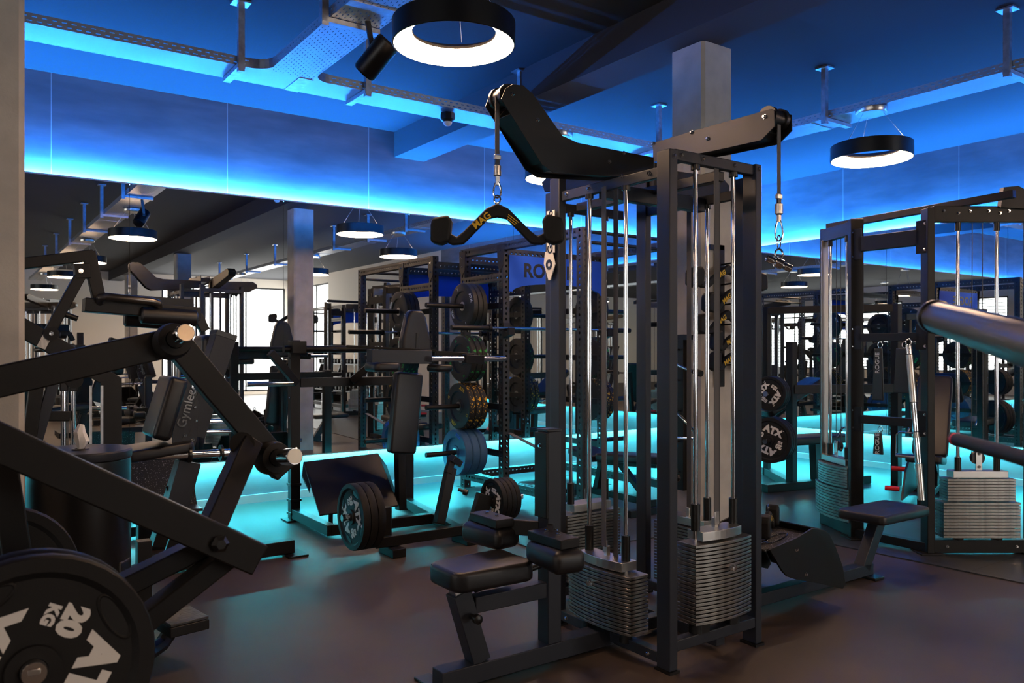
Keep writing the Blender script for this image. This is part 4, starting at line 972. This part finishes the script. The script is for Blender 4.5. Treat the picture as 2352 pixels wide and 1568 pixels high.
kp('strut', MB().bar(PX(470, 1250, y=2.14), PX(235, 1368, y=2.14), .05, .062, (0, 1, 0))); kp('strut', MB().bar(PX(540, 1262, y=2.10), PX(290, 1455, y=2.10), .05, .072, (0, 1, 0)))
kp('side_post', MB().bar(PX(5, 1060, y=2.3), PX(62, 1420, y=2.3), .06, .10, (0, 1, 0)))
plc = PX(75, 1535, y=1.86)
kp('weight_horn', MB().lathe([(.0245, -.55), (.0245, .035), (.022, .04)], plc, (0, -1, .05), 32), CHROME, 0, 'weight horn through the big plate'); kp('horn_socket', MB().box(plc + V((0, -.030, 0)), (.024, .02, .024)), BRUSH, .002)
kp('pivot_arm', MB().bar(plc + V((0, .16, 0)), PX(300, 1440, y=2.10), .06, .08, (0, 1, 0)))
kp('upright', MB().bar((-.25, 2.42, 0), (-.10, 2.42, 1.40), .07, .08, (0, 1, 0))); kp('upright', MB().bar((-.30, 2.02, 0), (-.18, 2.02, 1.3), .07, .08, (0, 1, 0)))
kp('base_rail', MB().bar((-.4, 2.22, .05), (.95, 3.2, .05), .08, .09)); kp('base_cross', MB().bar((-.28, 1.95, .05), (-.28, 3.3, .05), .08, .09)); kp('base_upright', MB().bar((.10, 2.55, .05), (.02, 2.14, .80), .07, .08, (1, 0, 0)))
e0 = PX(372, 1478, h=.05); e1 = PX(415, 1418, h=.21)
kp('step_tube', MB().path([(e0.x - .10, e0.y - .12, .05), (e0.x, e0.y, .05), (e0.x + .06, e0.y + .02, .12), (e1.x, e1.y, .19)], .035, 8), STEEL, .0)
kp('step_plate', MB().box((e1.x, e1.y, .215), (.17, .20, .012), Matrix.Rotation(R(10), 3, 'Z')), DIAM, .002, 'chequer plate step'); kp('step_edge', MB().box((e1.x, e1.y, .185), (.175, .205, .045), Matrix.Rotation(R(10), 3, 'Z')), STEEL, .004)
plate(plc, (0, -1, .03), .225, .045, 'iron20', 'black 20 kg plate with white lettering, closest to the viewer at lower left', 'plates on the near machine', rot=-28)
plate(plc + V((0, .052, 0)), (0, -1, .03), .225, .045, 'iron20', 'black 20 kg plate directly behind the closest plate, only its rim showing', 'plates on the near machine', texts=False)
pl2 = PX(-5, 1330, y=2.95)
kp('weight_horn', MB().tube(pl2 + V((0, -.08, 0)), pl2 + V((0, .25, 0)), .0245), CHROME, 0)
plate(pl2, (0, -1, 0), .225, .045, 'iron20', 'black plate on the far side of the near machine, at the left picture edge', 'plates on the near machine', texts=False)

# ------------------------------------------------------------------ dual-stack cable machine on the right
D = things('dual_cable_machine', 'black two-stack cable machine with ladder rungs on the dark floor at the right', 'cable machine', (5.57, 3.0, .008))
r1 = V((.818, -.575, 0)); n1 = V((-.575, -.818, 0)); Z0 = .008
def dp(name, mb, m=STEEL, bevel=.003, label=None): return part(name, mb, m, D, label, bevel)
A0, A1 = V((5.57, 2.90, 0)), V((5.57, 3.44, 0)); A2 = A0 + r1 * .72; r2 = V((.50, .866, 0)); A3 = A1 + r2 * .50
def zp(p, z): return V((p.x, p.y, z))
dp('post', MB().bar(zp(A3, Z0), zp(A3, 2.40), .05, .04, r2))
for p, dd in ((A0, r1), (A1, r2), (A2, r1)): 
    dp('post', MB().bar(zp(p, Z0), zp(p, 2.40), .10, .05, dd)); dp('post_foot', MB().bar(zp(p - dd * .08, Z0 + .006), zp(p + dd * .08, Z0 + .006), .16, .012))
for z, h in ((2.205, .11), (1.51, .06), (.905, .06)):
    dp('rung', MB().bar(zp(A0, z) + V((-.01, .04, 0)), zp(A1, z) + V((-.01, -.04, 0)), .05, h)); 
    for p, s in ((A0, 1), (A1, -1)):
        dp('rung_plate', MB().box(zp(p, z) + V((-.03, s * .03, 0)), (.01, .07, h + .12)), bevel=.002)
        for k in (-1, 1): bolt(D, zp(p, z + k * (h / 2 + .035)) + V((-.035, s * .0, 0)), (-1, 0, 0))
dp('top_rail', MB().bar(zp(A3, 2.42) + V((.05, 0, 0)), zp(A0, 2.46) + V((.25, -.45, 0)), .05, .05))
dp('head_beam', MB().bar(zp(A0, 2.36) + r1 * .03, zp(A2, 2.36) - r1 * .02, .05, .11)); dp('head_beam', MB().bar(zp(A1, 2.34) + r2 * .03, zp(A3, 2.34), .05, .10))
dp('head_gusset', MB().prism([zp(A0 + r1 * .48, 2.40), zp(A0 + r1 * .50, 2.54), zp(A0 + r1 * .60, 2.55), zp(A2 + r1 * .10, 2.44), zp(A2 + r1 * .10, 2.38)], n1 * .05), bevel=.002)
for k, (a, z) in enumerate(((.10, 2.38), (.20, 2.365), (.28, 2.38), (.41, 2.38), (.49, 2.365), (.55, 2.38))): bolt(D, zp(A0 + r1 * a, z) + n1 * .026, n1)
dp('bottom_beam', MB().bar(zp(A0, .06), zp(A2, .06), .06, .09)); dp('bottom_beam', MB().bar(zp(A1, .06), zp(A3, .06), .06, .09)); dp('bottom_beam', MB().bar(zp(A0, .05), zp(A1, .05), .06, .06))
for a in (.12, .60): bolt(D, zp(A0 + r1 * a, .06) + n1 * .032, n1)
sc = A0 + r1 * .345 + n1 * .0
def two_tier(c, ax, fr, wl, wu, bow):
    stack(D, c.x, c.y, ax, .125, 11, .0225, wl, .14, bow, fr, 2.30, rodsp=.27, topw=.3)
    me = None
def tier(c, ax, fr, z0, n, pitch, wid, dep, bow, me=None):
    h = wid / 2
    pts = [zp(c, 0) + ax * (q / 4 * h) + fr * (dep / 2 + bow * (1 - (q / 4) ** 2)) for q in range(-4, 5)] + [zp(c, 0) + ax * h - fr * dep / 2, zp(c, 0) - ax * h - fr * dep / 2]
    me = MB().prism(pts, (0, 0, pitch * .8)).mesh('stack_plate', zp(c, 0), .001); me.materials.append(STACKM)
    for k in range(n): inst('stack_plate', me, D, zp(c, z0 + k * pitch))
for c, ax, fr, bow in ((sc, r1, n1, .005), (A1 + r2 * .26, r2, V((-.866, .50, 0)), .05)):
    tier(c, ax, fr, .125, 11, .0225, .53, .12, bow); tier(c, ax, fr, .378, 8, .0195, .47, .11, bow)
    dp('top_plate', MB().bar(zp(c, .56) - ax * .19, zp(c, .56) + ax * .19, .09, .045), BRUSH, .002, 'machined top plate')
    for s in (-1, 1):
        q = c + ax * s * .135
        dp('guide_rod', MB().tube(zp(q, .10), zp(q, 2.30), .0125), CHROME, 0, 'chrome guide rod'); dp('rod_sleeve', MB().lathe([(.014, 0), (.022, 0), (.022, .09), (.014, .09)], zp(q, .583), Z_, 20, cap=False), PLASTIC, 0)
        dp('rod_cap', MB().tube(zp(q, 2.245), zp(q, 2.31), .02), PLASTIC, 0); dp('buffer', MB().tube(zp(q, .1), zp(q, .124), .035), RUBBER, 0)
    dp('stack_pulley', MB().lathe([(.01, -.016), (.045, -.016), (.038, -.004), (.038, .004), (.045, .016), (.01, .016)], zp(c, .67), fr, 24), PLASTIC, 0); dp('pulley_plate', MB().bar(zp(c, .585) + fr * .02, zp(c, .71) + fr * .02, .045, .006, fr), BRUSH, .002)
    for s in (-1, 1): dp('cable', MB().tube(zp(c, .68) + ax * s * .04, zp(c, 2.3) + ax * s * .035, .003, 6), PLASTIC, 0); 
    bolt(D, zp(c, .70) + fr * .024, fr); bolt(D, zp(c, .61) + fr * .024, fr)
dp('cover_strip', MB().bar(zp(A3, .48) + V((-.035, -.03, 0)), zp(A3, 2.30) + V((-.035, -.03, 0)), .055, .006, (.575, .818, 0)), BRUSH, .001, 'long bare steel cover strip')
dp('travel_column', MB().bar(zp(A2, .2) + n1 * .10 - r1 * .03, zp(A2, 2.3) + n1 * .10 - r1 * .03, .04, .04, r1), BRUSH, .002); dp('travel_carriage', MB().bar(zp(A2, 2.02) + n1 * .11 - r1 * .05, zp(A2, 2.14) + n1 * .11 - r1 * .05, .09, .09, r1), STEEL)
dp('carriage_handle', MB().path([zp(A2 - r1 * .10, z) + n1 * .13 + r1 * (-.0 if 1.98 < z < 2.2 else .03) for z in (1.90, 1.93, 2.2, 2.24)], .012), CHROME, 0)
# attachments hooked on the rungs
def hung(name, label, cat, x, z, y): return things(name, label, cat, (x, y, z))
def strap_h(y, z, L, wd, lab, txt):
    s_ = hung('ankle_strap', lab, 'strap', 5.53, z - L, y)
    part('ring', MB().path([V((5.52, y, z - .02)) + V((0, .018 * math.cos(q), .022 * math.sin(q))) for q in [i * math.pi / 6 for i in range(12)]], .0035, 6, closed=True), CHROME, s_)
    part('strap', MB().prism([(5.505, y - wd * .35, z - .045), (5.505, y + wd * .35, z - .045), (5.505, y + wd * .5, z - L), (5.505, y - wd * .5, z - L)], (-.02, 0, 0)), PLASTIC, s_, bevel=.005)
    if txt: letters('ROGUE', .045, WHITE, s_, (5.483, y, z - .045 - (L - .045) * (.28 if L > .3 else .5)), (0, 0, 1), (0, 1, 0), bold=.0005, label='white lettering reading ROGUE')
    return s_
def yy(px): return PX(px, 800, x=5.51).y
strap_h(yy(2020), 1.475, .42, .085, 'long black strap with white lettering hanging from the middle rung', True)
strap_h(yy(2020), .865, .20, .075, 'short black ankle strap with white lettering hanging from the lowest rung', True)
strap_h(yy(2076), 1.475, .36, .13, 'wide plain black pad hanging from the middle rung', False)
pb_ = things('straight_pulldown_bar', 'long chrome pull-down bar hanging askew from the middle rung', 'grip bar', (5.44, yy(2100), .4))
b0, b1 = PX(2087, 792, x=5.46), PX(2117, 1150, x=5.42); dv = b1 - b0
for k, (a, b, r_) in enumerate(((0, .06, .021), (.065, .37, .0235), (.375, .56, .020), (.565, .60, .018), (.60, .76, .0215), (.765, .995, .0235))):
    part('bar_section', MB().tube(b0 + dv * a, b0 + dv * b, r_), CHROME if k % 2 == 0 else BRUSH, pb_)
part('ring', MB().path([b0 + V((.0, .02 * math.cos(q), .02 + .022 * math.sin(q))) for q in [i * math.pi / 6 for i in range(12)]], .0045, 6, closed=True), CHROME, pb_)
sq = things('row_handle', 'chrome square double-grip row handle hanging from the lowest rung', 'grip handle', (5.46, yy(2094), .7))
yq = yy(2094)
part('frame', MB().path([(5.46, yq + .085, .82), (5.46, yq + .085, .68), (5.46, yq - .085, .68), (5.46, yq - .085, .82), (5.46, yq - .06, .845), (5.46, yq + .06, .845)], .0055, 8, closed=True), CHROME, sq)
part('grip', MB().tube((5.46, yq + .082, .68), (5.46, yq - .082, .68), .014), CHROME, sq)
part('hook', MB().tube((5.46, yq, .845), (5.48, yq, .875), .008), CHROME, sq)

# ------------------------------------------------------------------ benches and plates beyond, right
bn1 = bench('adjustable black bench with raised back, red knobs and white lettering behind the ladder rungs', (7.45, 3.85, .008), 200, 60)
part('side_panel', MB().prism([(-.55, -.20, .05), (.35, -.20, .05), (.15, -.20, .30), (-.15, -.20, .42)], (0, .02, 0)), STEELB, bn1, bevel=.003)
part('knob', MB().tube((-.05, -.34, .28), (-.05, -.22, .28), .022), RED, bn1, 'red adjustment knob'); part('knob', MB().tube((.28, -.34, .14), (.28, -.22, .14), .022), RED, bn1, 'red adjustment knob')
ORG[bn1] = V(); part('upright_bar', MB().bar((-.30, .0, .1), (-.42, 0, 1.0), .10, .05, (0, 1, 0)), STEEL, bn1)
ld = things('plate_loaded_bench_press', 'black bench press machine with plates in the room corner right of the centre column', 'leverage machine', (7.0, 5.0, .008))
def lp(name, mb, m=STEEL, bevel=.003, label=None): return part(name, mb, m, ld, label, bevel)
lp('post', MB().bx(6.95, 7.03, 4.98, 5.06, .008, 1.5)); lp('post', MB().bx(8.05, 8.13, 4.50, 4.58, .008, 1.9)); lp('cross_beam', MB().bar((6.99, 5.0, 1.02), (8.09, 4.54, 1.02), .06, .09))
lp('post', MB().bx(7.5, 7.56, 5.7, 5.76, .008, 1.9)); lp('top_beam', MB().bar((8.09, 4.54, 1.86), (7.53, 5.73, 1.86), .06, .08))
lp('base_rail', MB().bar((6.6, 5.05, .05), (8.0, 4.8, .05), .09, .08)); lp('base_rail', MB().bar((6.99, 5.0, .05), (7.6, 5.8, .05), .09, .08)); lp('weight_peg', MB().tube((6.50, 4.97, .53), (6.97, 5.09, .53), .025), CHROME, 0)
lp('weight_peg', MB().tube((6.50, 4.965, .99), (6.97, 5.085, .99), .025), CHROME, 0); lp('seat_pad', MB().pad((7.30, 5.0, .50), (.9, .32, .08), Matrix.Rotation(R(-12), 3, 'Z'), .05, .02), LEATHER, 0)
lp('back_pad', MB().pad((7.35, 5.3, .92), (.75, .30, .08), Matrix.Rotation(R(-20), 3, 'Z') @ Matrix.Rotation(R(-28), 3, 'Y'), .05, .02), LEATHER, 0); lp('handle', MB().path([(7.45, 4.82, .5), (7.5, 4.78, .62), (7.75, 4.72, .62), (7.8, 4.75, .5)], .012), CHROME, 0)
lp('pad_stand', MB().bar((7.30, 4.95, .08), (7.30, 4.97, .46), .08, .08, (1, 0, 0)))
for k in range(3):
    o_ = V((.055 * k * .97, .055 * k * .25, 0))
    plate(V((6.62, 5.0, .53)) + o_, (-.97, -.25, 0), .225, .05, 'iron20', '%s large plate on the lower peg of the corner bench press' % ('outermost', 'middle', 'innermost')[k], 'lower plates of the corner bench press', rot=70, texts=k == 0)
    plate(V((6.60, 4.99, .99)) + o_ * .8, (-.97, -.25, 0), .17, .042, 'iron15', '%s small plate on the upper peg of the corner bench press' % ('outermost', 'middle', 'innermost')[k], 'upper plates of the corner bench press', rot=-35, texts=k == 0)
bench('flat dark bench between the blue-signed rack posts', (4.98, 5.5, .008), 90, 4)

# ------------------------------------------------------------------ machine just outside the right picture edge: two levers reach into view
F = things('lever_arm_machine', 'blurred metal levers of a machine reaching in from the right picture edge', 'leverage machine', (1.75, .15, 0))
p0, p1 = PX(2152, 728, z=1.55), PX(2420, 808, z=.98)
part('thick_lever', MB().path([p0, p0 + (p1 - p0) * .02, p1, V((1.75, .05, 1.41))], .034, 28, rs=[.026, .030, .033, .036]), GUN, F, 'thick grey metal lever')
part('lever_end', MB().lathe([(.028, 0), (.033, .004), (.033, .02), (.028, .024)], p0 - (p1 - p0).normalized() * .02, p1 - p0, 28), PLASTIC, F)
q0, q1 = PX(2192, 1008, z=1.6), PX(2440, 1075, z=1.1)
part('thin_lever', MB().path([q0, q0 + (q1 - q0) * .06, q1, V((1.75, .05, 1.16))], .013, 18), RUBBER, F, 'thin black rubber grip lever'); part('grip_tip', MB().lathe([(.006, -.01), (.0125, -.003), (.0135, .022), (.0132, .024)], q0, q1 - q0, 18), RED, F, 'red end cap')
part('post', MB().bx(1.71, 1.80, 0, .09, 0, 1.7), STEEL, F, bevel=.004); part('base', MB().bx(1.45, 2.05, -.6, .10, 0, .08), STEEL, F, bevel=.004); part('link_bracket', MB().bx(1.68, 1.82, .0, .12, 1.1, 1.5), STEEL, F, bevel=.004)

# ------------------------------------------------------------------ the hall behind the viewer, seen in the mirrors
rk2 = place(RK, (7.4, -3.2, 0), 0, 'black power rack with sign board in the hall behind the viewer, near the tall windows')
place(RK, (-4.2, 3.0, 0), 90, 'black power rack standing left of the viewer, seen in the right mirror')
place(RK, (-6.0, -1.2, 0), 90, 'black power rack before the far side windows, seen in the right mirror')
place(T, (1.6, -4.2, 0), 30, 'black cable tower standing far behind the viewer, seen in the long mirror')
place(D, (6.9, -1.4, 0), 60, 'two-stack cable machine by the pale right-hand wall, seen in the long mirror')
place(D, (-3.6, -.6, 0), 200, 'two-stack cable machine in the left hall, seen in the right mirror')
place(M, (-2.6, 1.4, 0), 140, 'plate-loaded rowing machine in the left hall, seen in the right mirror')
place(M, (3.6, -6.5, 0), 20, 'plate-loaded rowing machine at the far end of the hall, seen in the long mirror')
place(S, (3.2, -1.9, 0), 170, 'seated press machine behind the viewer, seen in the long mirror')
place(ld, (-5.2, 5.2, 0), 180, 'plate-loaded bench press left along the mirror wall')
place(bn1, (4.6, -3.6, 0), 80, 'adjustable bench with red knobs behind the viewer'); place(bn1, (-1.4, 4.8, 0), 40, 'adjustable bench with red knobs left of the concrete column')
place(bn1, (7.7, .2, 0), 120, 'adjustable bench with red knobs by the right wall mirror end')
# dumbbell rack at the pale wall
dr = things('dumbbell_rack', 'black three-tier dumbbell rack along the pale right-hand wall', 'dumbbell rack', (8.75, -6.0, 0))
for y in (-7.4, -6.0, -4.6): part('rack_side', MB().prism([(8.45, y, 0), (9.0, y, 0), (9.0, y, 1.15), (8.85, y, 1.15)], (0, .05, 0)), STEEL, dr, bevel=.003)
db = None
for k, (x, z) in enumerate(((8.60, .35), (8.72, .70), (8.84, 1.05))):
    part('shelf', MB().bx(x - .12, x - .07, -7.4, -4.55, z - .04, z).bx(x + .08, x + .14, -7.4, -4.55, z - .04, z), STEEL, dr, bevel=.003)
    for i in range(12):
        y = -7.22 + .22 * i
        lab = 'black round-headed dumbbell on the %s shelf of the dumbbell rack' % ('bottom', 'middle', 'top')[k]
        if db is None:
            db = things('dumbbell', lab, 'dumbbell', (x, y, z + .0605), 'dumbbells on the bottom shelf')
            part('handle', MB().tube((x - .07, y, z + .06), (x + .07, y, z + .06), .016), CHROME, db)
            for s in (-1, 1): part('head', MB().lathe([(.02, 0), (.055, .006), (.06, .02), (.06, .075), (.05, .085)], (x + s * .06, y, z + .06), (s, 0, 0), 20), RUBBER, db)
        else: place(db, (x, y, z + .0605), 0, lab, 'dumbbells on the %s shelf' % ('bottom', 'middle', 'top')[k])
